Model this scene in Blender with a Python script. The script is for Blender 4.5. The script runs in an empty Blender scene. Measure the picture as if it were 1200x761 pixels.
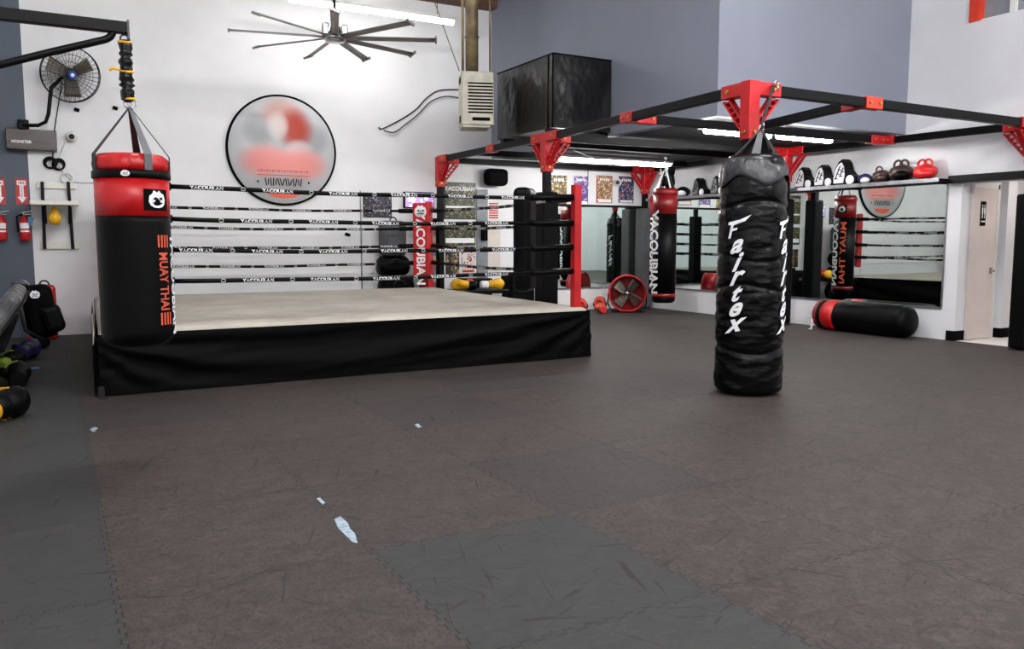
import bpy, bmesh, math, random
from mathutils import Vector, Matrix, noise
random.seed(7)
PI = math.pi
S = bpy.context.scene
COL = S.collection

# ------------------------------------------------------------ camera
F, HC = 960.0, 1.4
TH = math.atan(97.5 / F)
YAW = math.atan(540 / math.sqrt(F * F + 97.5 ** 2))
FW = Vector((math.sin(YAW) * math.cos(TH), math.cos(YAW) * math.cos(TH), -math.sin(TH)))
RT = Vector((math.cos(YAW), -math.sin(YAW), 0))
UP = RT.cross(FW)
CAM = Vector((0, 0, HC))
FLAT = Vector((math.sin(YAW), math.cos(YAW), 0))
def ray(x, y): return FW * F + RT * (x - 600) + UP * (380.5 - y)
def fl(x, y, z=0.0): d = ray(x, y); return CAM + d * ((z - HC) / d.z)
def pX(x, y, X): d = ray(x, y); return CAM + d * (X / d.x)
def pY(x, y, Y): d = ray(x, y); return CAM + d * (Y / d.y)
def pD(x, y, D): d = ray(x, y); return CAM + d * (D / d.dot(FLAT))
cd = bpy.data.cameras.new('camera'); cam = bpy.data.objects.new('camera', cd); COL.objects.link(cam)
m = Matrix((RT, UP, -FW)).transposed().to_4x4(); m.translation = CAM; cam.matrix_world = m
cd.sensor_width = 36; cd.lens = F * 36 / 1200; cd.clip_start = 0.05; cd.clip_end = 200
S.camera = cam

# ------------------------------------------------------------ materials
def lin(c):
    if isinstance(c, str):
        c = tuple(int(c[i:i + 2], 16) / 255 for i in (0, 2, 4))
    return tuple(v / 12.92 if v <= .04045 else ((v + .055) / 1.055) ** 2.4 for v in c) + (1,)
class NT:
    def __init__(s, t): s.t = t
    def n(s, k, **kw):
        o = s.t.nodes.new(k)
        for a, b in kw.items(): setattr(o, a, b)
        return o
    def L(s, a, b): s.t.links.new(a, b)
    def m(s, op, a, b=None, c=None):
        o = s.n('ShaderNodeMath', operation=op)
        for i, v in enumerate((a, b, c)):
            if v is None: continue
            if isinstance(v, (int, float)): o.inputs[i].default_value = v
            else: s.L(v, o.inputs[i])
        return o.outputs[0]
    def mix(s, f, a, b):
        o = s.n('ShaderNodeMix', data_type='RGBA')
        for i, v in ((0, f), (6, a), (7, b)):
            if isinstance(v, (int, float, tuple)): o.inputs[i].default_value = v
            else: s.L(v, o.inputs[i])
        return o.outputs[2]
    def noise(s, vec, scale, detail=4, rough=.55, dist=0):
        o = s.n('ShaderNodeTexNoise'); o.inputs['Scale'].default_value = scale
        o.inputs['Detail'].default_value = detail; o.inputs['Roughness'].default_value = rough
        o.inputs['Distortion'].default_value = dist
        s.L(vec, o.inputs['Vector']); return o.outputs[0]
    def ramp(s, f, a, b):
        o = s.n('ShaderNodeMapRange'); o.interpolation_type = 'SMOOTHSTEP'
        s.L(f, o.inputs[0]); o.inputs[1].default_value = a; o.inputs[2].default_value = b
        return o.outputs[0]
    def scale(s, vec, v):
        o = s.n('ShaderNodeVectorMath', operation='MULTIPLY'); s.L(vec, o.inputs[0]); o.inputs[1].default_value = v
        return o.outputs[0]
def newmat(name):
    M = bpy.data.materials.new(name); M.use_nodes = True
    t = NT(M.node_tree); b = M.node_tree.nodes['Principled BSDF']
    co = t.n('ShaderNodeTexCoord').outputs['Object']
    return M, t, b, co
def mat(name, c, rough=.5, metal=0, var=.12, scale=6, bump=0, bscale=None, spec=.5, c2=None, stretch=None):
    M, t, b, co = newmat(name)
    if stretch: co = t.scale(co, stretch)
    c = lin(c)
    f = t.ramp(t.noise(co, scale), .3, .7)
    if c2: a, d = c, lin(c2)
    else:
        a = tuple(max(0, v * (1 - var)) for v in c[:3]) + (1,); d = tuple(min(1, v * (1 + var)) for v in c[:3]) + (1,)
    t.L(t.mix(f, a, d), b.inputs['Base Color'])
    b.inputs['Roughness'].default_value = rough; b.inputs['Metallic'].default_value = metal
    b.inputs['Specular IOR Level'].default_value = spec
    if bump:
        o = t.n('ShaderNodeBump'); o.inputs['Strength'].default_value = bump; o.inputs['Distance'].default_value = .02
        t.L(t.noise(co, bscale or scale * 4, 5), o.inputs['Height']); t.L(o.outputs[0], b.inputs['Normal'])
    return M
def emit(name, c, s):
    M, t, b, co = newmat(name)
    b.inputs['Base Color'].default_value = lin(c); b.inputs['Emission Color'].default_value = lin(c)
    b.inputs['Emission Strength'].default_value = s
    return M
MT = {}
MT['black_steel'] = mat('black_steel', '0a0a0b', .42, 0, bump=.05, spec=.12)
MT['grey_steel'] = mat('grey_steel', '3a3b3f', .4, .5)
MT['red_steel'] = mat('red_steel', 'b40f17', .42, .1)
MT['orange_steel'] = mat('orange_steel', 'd83a22', .45, .1)
MT['chrome'] = mat('chrome', 'b8b8b8', .22, 1)
MT['brass'] = mat('brass', 'b59248', .35, .9)
MT['black_vinyl'] = mat('black_vinyl', '060607', .42, bump=.08, bscale=30, spec=.09)
MT['black_wrinkle'] = mat('black_wrinkle', '040405', .22, spec=.2, bump=.5, bscale=5, stretch=(1, 1, 3))
MT['black_matte'] = mat('black_matte', '08080a', .75, bump=.1, spec=.06)
MT['black_cloth'] = mat('black_cloth', '050506', .6, bump=.05, bscale=60, spec=.05)
MT['tarp'] = mat('tarp', '070708', .34, bump=.35, bscale=6, spec=.35)
MT['red_vinyl'] = mat('red_vinyl', 'b00b10', .38, bump=.06, bscale=20)
MT['dark_red'] = mat('dark_red', '780c10', .4)
MT['blue_vinyl'] = mat('blue_vinyl', '1c3f9e', .5)
MT['white_print'] = mat('white_print', 'e8e8ea', .5, var=.03)
MT['orange_print'] = mat('orange_print', 'd2553a', .5, var=.03)
MT['white_paint'] = mat('white_paint', 'd8d8d6', .5, var=.03)
MT['cream'] = mat('cream', 'cfc6bd', .5, var=.04)
MT['cream_board'] = mat('cream_board', 'dcdccf', .5, var=.03)
MT['grey_fabric'] = mat('grey_fabric', '4a4a4d', .6, bump=.3)
MT['webbing'] = mat('webbing', '55565a', .6, bump=.2, bscale=80)
MT['black_webbing'] = mat('black_webbing', '0b0b0d', .6, bump=.2, bscale=80)
MT['steel_blade'] = mat('steel_blade', '6f6a62', .4, .6)
MT['fan_blade'] = mat('fan_blade', '8a8885', .4, .2)
MT['yellow'] = mat('yellow', 'e0a818', .4)
MT['lime'] = mat('lime', '7f9a2c', .5)
MT['blue'] = mat('blue', '161d4a', .5)
MT['brown_leather'] = mat('brown_leather', '35201e', .45, bump=.3)
MT['red_leather'] = mat('red_leather', 'cc1c1c', .4, bump=.2)
MT['orange_red'] = mat('orange_red', 'c04a2c', .4)
MT['beige_metal'] = mat('beige_metal', 'aaa698', .5, .1)
MT['rust_pipe'] = mat('rust_pipe', '5c4f3c', .55, .5, c2='8a7a5c', scale=3)
MT['wood_dark'] = mat('wood_dark', '1c1310', .35, c2='3a261e', scale=3, stretch=(1, 1, 8))
MT['wood_beam'] = mat('wood_beam', '4e3428', .7, c2='6a4836', scale=2, stretch=(1, 8, 8))
MT['silver'] = mat('silver', '8e8f92', .35, .8, var=.25, scale=9)
MT['silver_gear'] = mat('silver_gear', '3f3f41', .3, .1, c2='6e6e70', scale=5, bump=.6, bscale=9)
MT['sheen_black'] = mat('sheen_black', '1a1a1c', .25, c2='3c3c40', scale=7, bump=.7, bscale=8)
MT['purple_screen'] = emit('purple_screen', 'b48ad8', .6)
MT['tube'] = emit('tube', 'fdfcfb', 36); MT['tube_main'] = emit('tube_main', 'fdfcfb', 170); MT['tube_low'] = emit('tube_low', 'fdfcfb', 80)
MT['glass_dark'] = mat('glass_dark', '101214', .1)
MT['cable_white'] = mat('cable_white', 'd8d8d8', .5)
MT['mirror'] = mat('mirror', 'dbe4e0', .012, 1, var=0)
MT['pale_tape'] = mat('pale_tape', '6d8498', .5, c2='a8b6c0', scale=30)
MT['blue_tag'] = mat('blue_tag', '4878a0', .5)
MT['door_paint'] = mat('door_paint', 'd2c6c0', .45, var=.03)
MT['spill_lit_floor'] = mat('spill_lit_floor', 'e6e2dc', .4, var=.03)  # passage floor colour with the spilled restroom light painted in
MT['gold_print'] = mat('gold_print', 'a88a4a', .5)
MT['duct_grey'] = mat('duct_grey', '7c8288', .5)

# walls
def wallmat(name, c, stripe=False, rough=.6):
    M, t, b, co = newmat(name)
    n1 = t.ramp(t.noise(co, .8, 5, .6), .25, .8)
    c = lin(c)
    base = t.mix(n1, tuple(v * .92 for v in c[:3]) + (1,), tuple(min(1, v * 1.05) for v in c[:3]) + (1,))
    scuff = t.ramp(t.noise(co, 9, 6, .7), .66, .8)
    base = t.mix(t.m('MULTIPLY', scuff, .12), base, tuple(v * .6 for v in c[:3]) + (1,))
    if stripe:   # blue-grey painted band at the left end of the wall
        sx = t.n('ShaderNodeSeparateXYZ'); t.L(co, sx.inputs[0])
        base = t.mix(t.m('LESS_THAN', sx.outputs[0], -.235), base, lin('49525f'))
    t.L(base, b.inputs['Base Color']); b.inputs['Roughness'].default_value = rough
    o = t.n('ShaderNodeBump'); o.inputs['Strength'].default_value = .06
    t.L(t.noise(co, 30, 4), o.inputs['Height']); t.L(o.outputs[0], b.inputs['Normal'])
    return M
MT['wall_back'] = wallmat('wall_light_grey', 'dededf', True)
MT['wall_light'] = wallmat('wall_white', 'dadadd')
MT['wall_blue'] = wallmat('wall_blue_grey', '7d818f')
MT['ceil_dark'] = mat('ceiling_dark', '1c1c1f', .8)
MT['ceil'] = mat('ceiling_grey', '9a9ca2', .8)

def floormat():
    M, t, b, co = newmat('rubber_mat_floor')
    sx = t.n('ShaderNodeSeparateXYZ'); t.L(co, sx.inputs[0]); x, y = sx.outputs[0], sx.outputs[1]
    PX, PY = 1.045, 1.09
    def teeth(v): return t.m('MULTIPLY', t.m('SUBTRACT', t.m('GREATER_THAN', t.m('FRACT', t.m('MULTIPLY', v, 11.0)), .5), .5), .020)
    u = t.m('DIVIDE', t.m('SUBTRACT', t.m('ADD', x, teeth(y)), .155), PX)
    v = t.m('DIVIDE', t.m('SUBTRACT', t.m('ADD', y, teeth(x)), 2.37), PY)
    iu, iv = t.m('FLOOR', u), t.m('FLOOR', v)
    def edge(w, P):
        f = t.m('FRACT', w); return t.m('MULTIPLY', t.m('MINIMUM', f, t.m('SUBTRACT', 1.0, f)), P)
    d = t.m('MINIMUM', edge(u, PX), edge(v, PY))
    dt = t.n('ShaderNodeTexCoord')
    wob = t.m('MULTIPLY', t.noise(co, 2.5, 3), .0062)
    seam = t.m('LESS_THAN', t.m('ADD', d, 0), wob)
    # the toothed flanks across the seam, only near the tile border
    def flank(w, P, v_):
        f = t.m('FRACT', t.m('MULTIPLY', v_, 22.0)); near = t.m('LESS_THAN', edge(w, P), .016)
        return t.m('MULTIPLY', near, t.m('LESS_THAN', f, .07))
    seam = t.m('MAXIMUM', seam, t.m('MAXIMUM', flank(u, PX, y), flank(v, PY, x)))
    patch = t.ramp(t.noise(co, 1.1, 3), .38, .55)
    seam = t.m('MULTIPLY', seam, t.m('ADD', t.m('MULTIPLY', patch, .35), .65))
    cmb = t.n('ShaderNodeCombineXYZ'); t.L(iu, cmb.inputs[0]); t.L(iv, cmb.inputs[1])
    wn = t.n('ShaderNodeTexWhiteNoise'); t.L(cmb.outputs[0], wn.inputs[0])
    r = wn.outputs[0]
    grey = t.m('MAXIMUM', t.m('LESS_THAN', u, 0.0), t.m('MULTIPLY', t.m('COMPARE', iu, 1.0, .1), t.m('LESS_THAN', v, 1.0)))
    grey = t.m('MAXIMUM', grey, t.m('MULTIPLY', t.m('GREATER_THAN', r, .93), .4))
    # worn brownish smears over the mats
    dn = t.noise(co, .55, 5, .6)
    n2 = t.noise(t.scale(co, (1, 1.6, 1)), 6.5, 10, .75, .9)
    n3 = t.noise(t.scale(co, (2.0, 1, 1)), 16, 10, .8, 2.2)
    base = t.mix(t.ramp(dn, .3, .7), lin('2e2826'), lin('37302e'))
    base = t.mix(t.m('MULTIPLY', t.ramp(n2, .36, .66), .55), base, lin('544b48'))
    base = t.mix(t.m('MULTIPLY', t.ramp(n3, .47, .62), .8), base, lin('1f1715'))
    brown = t.m('MULTIPLY', t.ramp(t.noise(co, 5.5, 6, .75, 2.0), .52, .66), .7)
    base = t.mix(brown, base, lin('2a1c18'))
    g = t.mix(t.ramp(n2, .35, .7), lin('2a2c2c'), lin('363838'))
    base = t.mix(t.m('MULTIPLY', grey, .8), base, g)
    base = t.mix(t.m('MULTIPLY', t.m('SUBTRACT', r, .4), .35), base, lin('1e1c1c'))
    # thin dark scratches in many directions
    sc = None
    for k, (ang, s_, off) in enumerate(((.35, 1.2, 0), (1.0, 1.5, 3), (1.9, 1.0, 7), (2.7, 1.3, 11))):
        mp = t.n('ShaderNodeMapping'); mp.inputs['Rotation'].default_value = (0, 0, ang); mp.inputs['Location'].default_value = (off, off * 1.7, 0)
        t.L(co, mp.inputs['Vector']); mv = t.scale(mp.outputs[0], (s_ * 1.6, s_ * 19, 1))
        q = t.ramp(t.noise(mv, 1.4, 3, .5, .6), .645, .72)
        sc = q if sc is None else t.m('MAXIMUM', sc, q)
    base = t.mix(t.m('MULTIPLY', sc, .75), base, lin('181211'))
    base = t.mix(seam, base, lin('0a0808'))
    t.L(base, b.inputs['Base Color'])
    t.L(t.m('ADD', t.m('MULTIPLY', n2, .25), .55), b.inputs['Roughness'])
    b.inputs['Specular IOR Level'].default_value = .32
    o = t.n('ShaderNodeBump'); o.inputs['Strength'].default_value = .25; o.inputs['Distance'].default_value = .004
    t.L(t.m('SUBTRACT', t.m('MULTIPLY', t.noise(co, 40, 4), .5), seam), o.inputs['Height']); t.L(o.outputs[0], b.inputs['Normal'])
    return M
MT['floor'] = floormat()

def canvasmat():
    M, t, b, co = newmat('ring_canvas')
    n = t.noise(t.scale(co, (1, 1, 1)), 1.4, 6, .6, .4)
    base = t.mix(t.ramp(n, .3, .7), lin('a39c90'), lin('b8b1a5'))
    base = t.mix(t.m('MULTIPLY', t.ramp(t.noise(co, 7, 7, .7), .5, .7), .25), base, lin('8c867c'))
    # worn pale print across the middle of the canvas
    sx = t.n('ShaderNodeSeparateXYZ'); t.L(co, sx.inputs[0])
    dx = t.m('DIVIDE', t.m('SUBTRACT', sx.outputs[0], 3.0), 1.25); dy = t.m('DIVIDE', t.m('SUBTRACT', sx.outputs[1], 10.75), .62)
    rr = t.m('ADD', t.m('MULTIPLY', dx, dx), t.m('MULTIPLY', dy, dy))
    msk = t.m('MULTIPLY', t.ramp(t.m('SUBTRACT', 1.0, rr), 0, .35), t.ramp(t.noise(co, 6, 3), .45, .55))
    base = t.mix(t.m('MULTIPLY', msk, .75), base, lin('efe9cc'))
    t.L(base, b.inputs['Base Color']); b.inputs['Roughness'].default_value = .85
    o = t.n('ShaderNodeBump'); o.inputs['Strength'].default_value = .2
    t.L(t.noise(co, 3, 6), o.inputs['Height']); t.L(o.outputs[0], b.inputs['Normal'])
    return M
MT['canvas'] = canvasmat()

def postermat(name, bgc, cols, seed, scale=14, band=None):
    """printed poster: rows of coloured figures on a dark ground (object x, z)"""
    M, t, b, co = newmat(name)
    mp = t.n('ShaderNodeMapping'); mp.inputs['Location'].default_value = (seed * 3.1, 0, seed * 1.7); t.L(co, mp.inputs['Vector'])
    vo = t.n('ShaderNodeTexVoronoi'); vo.inputs['Scale'].default_value = scale; t.L(mp.outputs[0], vo.inputs['Vector'])
    sp = t.n('ShaderNodeSeparateColor'); t.L(vo.outputs['Color'], sp.inputs[0])
    base = lin(bgc)
    for i, c in enumerate(cols):
        base = t.mix(t.m('MULTIPLY', t.m('GREATER_THAN', sp.outputs[i % 3], .55), t.m('LESS_THAN', vo.outputs['Distance'], .55 - .08 * i)), base, lin(c))
    t.L(base, b.inputs['Base Color']); b.inputs['Roughness'].default_value = .4
    return M

# ------------------------------------------------------------ mesh builder
class MB:
    def __init__(s): s.v = []; s.f = []; s.mi = []; s.cur = 0; s.sm = []; s.smooth = False
    def add(s, vs, fs):
        o = len(s.v); s.v += [Vector(p) for p in vs]
        for f in fs: s.f.append([i + o for i in f]); s.mi.append(s.cur); s.sm.append(s.smooth)
        return s
    def box(s, c, d, R=None, bev=0):
        c = Vector(c); hx, hy, hz = d[0] / 2, d[1] / 2, d[2] / 2
        if bev <= 0:
            vs = [Vector((x, y, z)) for x in (-hx, hx) for y in (-hy, hy) for z in (-hz, hz)]
            fs = [(0, 1, 3, 2), (4, 6, 7, 5), (0, 4, 5, 1), (2, 3, 7, 6), (0, 2, 6, 4), (1, 5, 7, 3)]
        else:
            bm = bmesh.new(); bmesh.ops.create_cube(bm, size=1)
            for v in bm.verts: v.co = Vector((v.co.x * d[0], v.co.y * d[1], v.co.z * d[2]))
            bmesh.ops.bevel(bm, geom=bm.edges[:], offset=min(bev, min(d) * .49), segments=3, profile=.5, affect='EDGES')
            bm.verts.ensure_lookup_table(); vs = [v.co.copy() for v in bm.verts]; fs = [[v.index for v in f.verts] for f in bm.faces]; bm.free()
        if R is not None: vs = [R @ v for v in vs]
        return s.add([v + c for v in vs], fs)
    def wbox(s, x0, x1, y0, y1, z0, z1, bev=0):
        return s.box(((x0 + x1) / 2, (y0 + y1) / 2, (z0 + z1) / 2), (abs(x1 - x0), abs(y1 - y0), abs(z1 - z0)), bev=bev)
    def beam(s, p, q, w, h, up=(0, 0, 1), bev=0):
        p, q = Vector(p), Vector(q); x = (q - p); L = x.length; x.normalize()
        y = Vector(up).cross(x)
        if y.length < 1e-4: y = Vector((0, 1, 0)).cross(x)
        y.normalize(); z = x.cross(y)
        return s.box((p + q) / 2, (L, w, h), Matrix((x, y, z)).transposed(), bev)
    def path(s, pts, r, n=10, cap=True):
        pts = [Vector(p) for p in pts]; rs = r if isinstance(r, (list, tuple)) else [r] * len(pts)
        vs, fs = [], []; prev = None
        for i, p in enumerate(pts):
            a = pts[max(0, i - 1)]; b = pts[min(len(pts) - 1, i + 1)]; d = (b - a).normalized()
            if prev is None:
                u = d.cross(Vector((0, 0, 1)))
                if u.length < .05: u = d.cross(Vector((0, 1, 0)))
            else: u = prev - d * prev.dot(d)
            u.normalize(); prev = u; w = d.cross(u)
            for k in range(n):
                t = 2 * PI * k / n; vs.append(p + (u * math.cos(t) + w * math.sin(t)) * rs[i])
        for i in range(len(pts) - 1):
            for k in range(n):
                k2 = (k + 1) % n; fs.append((i * n + k, i * n + k2, (i + 1) * n + k2, (i + 1) * n + k))
        sm = s.smooth; s.smooth = True; s.add(vs, fs)
        o = len(s.v) - len(vs); s.smooth = sm
        if cap:
            for base in (0, (len(pts) - 1) * n):
                s.f.append([o + base + k for k in range(n)]); s.mi.append(s.cur); s.sm.append(False)
        return s
    def tube(s, p, q, r, n=12): return s.path([p, q], r, n)
    def lathe(s, prof, n=32, o=(0, 0, 0), R=None, rad=None):
        """prof: (radius, height); rad(angle, height, radius) may change the radius"""
        o = Vector(o); vs, fs = [], []
        for r, z in prof:
            for k in range(n):
                a = 2 * PI * k / n; rr = rad(a, z, r) if rad else r
                v = Vector((math.cos(a) * rr, math.sin(a) * rr, z)); vs.append((R @ v if R is not None else v) + o)
        m = len(prof)
        for i in range(m - 1):
            for k in range(n):
                k2 = (k + 1) % n; fs.append((i * n + k, i * n + k2, (i + 1) * n + k2, (i + 1) * n + k))
        sm = s.smooth; s.smooth = True; s.add(vs, fs); b = len(s.v) - len(vs); s.smooth = sm
        if prof[0][0] > .001: s.f.append([b + k for k in range(n)]); s.mi.append(s.cur); s.sm.append(False)
        if prof[-1][0] > .001: s.f.append([b + (m - 1) * n + k for k in range(n)]); s.mi.append(s.cur); s.sm.append(False)
        return s
    def ball(s, c, r, R=None, n=20, m=12, warp=None):
        if not isinstance(r, (tuple, list)): r = (r, r, r)
        vs, fs = [], []
        for i in range(m + 1):
            t = PI * i / m
            for k in range(n):
                a = 2 * PI * k / n
                v = Vector((math.sin(t) * math.cos(a) * r[0], math.sin(t) * math.sin(a) * r[1], math.cos(t) * r[2]))
                if warp: v = warp(v)
                vs.append((R @ v if R is not None else v) + Vector(c))
        for i in range(m):
            for k in range(n):
                k2 = (k + 1) % n; fs.append((i * n + k, (i + 1) * n + k, (i + 1) * n + k2, i * n + k2))
        sm = s.smooth; s.smooth = True; s.add(vs, fs); s.smooth = sm; return s
    def torus(s, c, R_, r, M=None, n=32, m=8, a0=0, a1=2 * PI):
        pts = []
        full = abs(a1 - a0 - 2 * PI) < 1e-3
        for i in range(n + 1):
            a = a0 + (a1 - a0) * i / n; v = Vector((math.cos(a) * R_, math.sin(a) * R_, 0))
            pts.append((M @ v if M is not None else v) + Vector(c))
        return s.path(pts, r, m, cap=not full)
    def prism(s, outline, p0, ux, uy, nrm, th):
        """extrude a 2-D outline; p0 origin, ux/uy in-plane axes, nrm thickness direction"""
        p0, ux, uy, nrm = Vector(p0), Vector(ux), Vector(uy), Vector(nrm); n = len(outline)
        vs = [p0 + ux * a + uy * b for a, b in outline] + [p0 + ux * a + uy * b + nrm * th for a, b in outline]
        fs = [list(range(n)), list(range(2 * n - 1, n - 1, -1))] + [(i, (i + 1) % n, n + (i + 1) % n, n + i) for i in range(n)]
        return s.add(vs, fs)
    def grid(s, fn, nu, nv):
        vs = [fn(i / nu, j / nv) for j in range(nv + 1) for i in range(nu + 1)]; W = nu + 1
        fs = [(j * W + i, j * W + i + 1, (j + 1) * W + i + 1, (j + 1) * W + i) for j in range(nv) for i in range(nu)]
        sm = s.smooth; s.smooth = True; s.add(vs, fs); s.smooth = sm; return s
    def text(s, body, fn, size=1, bold=.02, shear=0, sub=0, wx=1):
        vs, fs = glyphs(body, bold, shear, sub)
        return s.add([fn(x * size * wx, y * size) for x, y in vs], fs)
    def build(s, name, mats, parent=None, world=True, solid=0, nosel=False):
        me = bpy.data.meshes.new(name); off = Vector((0, 0, 0))
        if parent is not None and world:
            p = parent
            while p is not None: off += p.location; p = p.parent
        me.from_pydata([tuple(v - off) for v in s.v], [], s.f)
        if not isinstance(mats, (list, tuple)): mats = [mats]
        for k in mats: me.materials.append(MT[k])
        for i, p in enumerate(me.polygons): p.material_index = s.mi[i]; p.use_smooth = s.sm[i]
        bm = bmesh.new(); bm.from_mesh(me)
        bmesh.ops.recalc_face_normals(bm, faces=bm.faces[:]); bm.to_mesh(me); bm.free()
        me.update()
        o = bpy.data.objects.new(name, me); COL.objects.link(o)
        if parent is not None: o.parent = parent
        if solid:
            md = o.modifiers.new('thickness', 'SOLIDIFY'); md.thickness = solid; md.offset = 0
        return o
def _sep(s, name, mats, parent=None, world=True, solid=0):
    par = list(range(len(s.v)))
    def find(i):
        while par[i] != i: par[i] = par[par[i]]; i = par[i]
        return i
    for f in s.f:
        for i in f[1:]: par[find(i)] = find(f[0])
    groups = {}
    for k, f in enumerate(s.f): groups.setdefault(find(f[0]), []).append(k)
    out = []
    for g in groups.values():
        m_ = MB(); mp = {}
        for k in g:
            ff = []
            for i in s.f[k]:
                if i not in mp: mp[i] = len(m_.v); m_.v.append(s.v[i])
                ff.append(mp[i])
            m_.f.append(ff); m_.mi.append(s.mi[k]); m_.sm.append(s.sm[k])
        out.append(m_.build(name, mats, parent, world, solid))
    return out
MB.sep = _sep
def curve(pts, n=6):
    pts = [Vector(p) for p in pts]; out = []
    for i in range(len(pts) - 1):
        a = pts[max(0, i - 1)]; b = pts[i]; c = pts[i + 1]; d = pts[min(len(pts) - 1, i + 2)]
        for k in range(n):
            t = k / n; out.append(.5 * ((2 * b) + (c - a) * t + (2 * a - 5 * b + 4 * c - d) * t * t + (3 * b - a - 3 * c + d) * t ** 3))
    return out + [pts[-1]]
_g = {}
def glyphs(body, bold, shear, sub):
    key = (body, bold, shear, sub)
    if key in _g: return _g[key]
    cu = bpy.data.curves.new('t', 'FONT'); cu.body = body; cu.offset = bold; cu.shear = shear
    cu.align_x = 'CENTER'; cu.align_y = 'CENTER'; cu.resolution_u = 3
    ob = bpy.data.objects.new('t', cu); COL.objects.link(ob)
    bpy.context.view_layer.update()
    me = bpy.data.meshes.new_from_object(ob.evaluated_get(bpy.context.evaluated_depsgraph_get()))
    bm = bmesh.new(); bm.from_mesh(me); bmesh.ops.triangulate(bm, faces=bm.faces[:])
    if sub: bmesh.ops.subdivide_edges(bm, edges=bm.edges[:], cuts=sub, use_grid_fill=True)
    ys = [v.co.y for v in bm.verts]; cy = (min(ys) + max(ys)) / 2; bm.verts.ensure_lookup_table()
    r = ([(v.co.x, v.co.y - cy) for v in bm.verts], [[v.index for v in f.verts] for f in bm.faces])
    bm.free(); bpy.data.objects.remove(ob); bpy.data.curves.remove(cu); bpy.data.meshes.remove(me)
    _g[key] = r; return r

def tag(o, label=None, cat=None, group=None, kind=None):
    if label: o['label'] = label
    if cat: o['category'] = cat
    if group: o['group'] = group
    if kind: o['kind'] = kind
    return o
def thing(name, label, cat, loc=(0, 0, 0), rz=0, group=None):
    o = bpy.data.objects.new(name, None); COL.objects.link(o); o.location = loc; o.rotation_euler = (0, 0, rz)
    o.empty_display_size = .1
    return tag(o, label, cat, group)
def dup(root, loc, rz, label, group=None):
    r = root.copy(); COL.objects.link(r); r.location = loc; r.rotation_euler = (root.rotation_euler.x, root.rotation_euler.y, rz); r['label'] = label
    if group: r['group'] = group
    for ch in list(root.children):
        c = ch.copy(); COL.objects.link(c); c.parent = r
        for g in list(ch.children):
            d = g.copy(); COL.objects.link(d); d.parent = c
    return r
def struct(name, mb, mats, label, cat='wall'):
    o = mb.build(name, mats); return tag(o, label, cat, kind='structure')
V = Vector
DOG = [(-.5, -.1), (-.46, .2), (-.3, .32), (-.22, .5), (-.02, .4), (.12, .5), (.24, .36), (.4, .3), (.5, .02), (.44, -.22), (.3, -.36), (.05, -.42), (-.2, -.4), (-.4, -.3)]
DOGX = [[(-.28, .05), (-.12, .16), (-.04, .04), (-.2, -.02)], [(.1, .12), (.3, .14), (.26, .0), (.12, .0)], [(-.3, -.14), (0, -.08), (.3, -.16), (.26, -.22), (0, -.16), (-.26, -.2)], [(-.06, .04), (.06, .04), (.02, -.06), (-.02, -.06)]]
def emblem(mb, fn, s, white, black):
    c = mb.cur; mb.cur = white; mb.add([fn(x * s, y * s, .0) for x, y in DOG], [list(range(len(DOG)))])
    mb.cur = black
    for o in DOGX: mb.add([fn(x * s, y * s, .003) for x, y in o], [list(range(len(o)))])
    mb.cur = c

# ============================================================ ROOM
YB, XR, XL, YF, ZT = 13.95, 11.06, -1.0, -5.0, 6.0
XB, YBK, ZB = 7.36, 7.89, 2.97           # mezzanine block: left face, near face, underside
struct('floor', MB().wbox(XL, XR + .02, YF, YB, -.1, 0), 'floor', 'dark grey interlocking rubber mat floor, scuffed brown', 'floor')
struct('wall_back', MB().wbox(XL - .2, XR + .2, YB, YB + .2, 0, ZT), 'wall_back', 'light grey back wall behind the boxing ring')
struct('wall_left', MB().wbox(XL - .2, XL, YF, YB, 0, ZT), 'wall_light', 'light wall along the left side')
struct('wall_front', MB().wbox(XL - .2, XR + 2.2, YF - .2, YF, 0, ZT), 'wall_light', 'light wall behind the viewer')
WY0, WY1, WZ0, WZ1 = 5.3, 7.0, 4.36, 5.5    # window hole in the right wall
DY0, DY1, DZ = 5.2, 6.98, 2.2               # opening of the restroom passage
w = MB(); w.wbox(XR, XR + .2, DY1, YB, 0, WZ0); w.wbox(XR, XR + .2, DY0, DY1, DZ, WZ0); w.wbox(XR, XR + .2, YF, DY0, 0, WZ0)
w.wbox(XR, XR + .2, YF, WY0, WZ0, ZT); w.wbox(XR, XR + .2, WY1, YB, WZ0, ZT); w.wbox(XR, XR + .2, WY0, WY1, WZ1, ZT)
struct('wall_right', w, 'wall_light', 'white wall along the right side with mirrors and shelf')
w = MB(); w.wbox(XB, XB + .15, YBK, YB, ZB, ZT); w.wbox(XB + .15, XR, YBK, YBK + .15, ZB, ZT)
struct('wall_upper', w, 'wall_blue', 'blue grey upper storey walls overhanging the mirror corner')
struct('ceiling', MB().wbox(XL, XR, YF, YB, ZT, ZT + .1), 'ceil', 'high ceiling over the gym', 'ceiling')
struct('ceiling', MB().wbox(XB + .15, XR, YBK + .15, YB, ZB + .001, ZB + .1), 'ceil_dark', 'low dark ceiling under the upper storey', 'ceiling')
struct('trim_1', MB().wbox(XL, XB, YB - .25, YB, 5.66, ZT), 'wood_beam', 'brown timber beam along the top of the back wall', 'beam')
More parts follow.
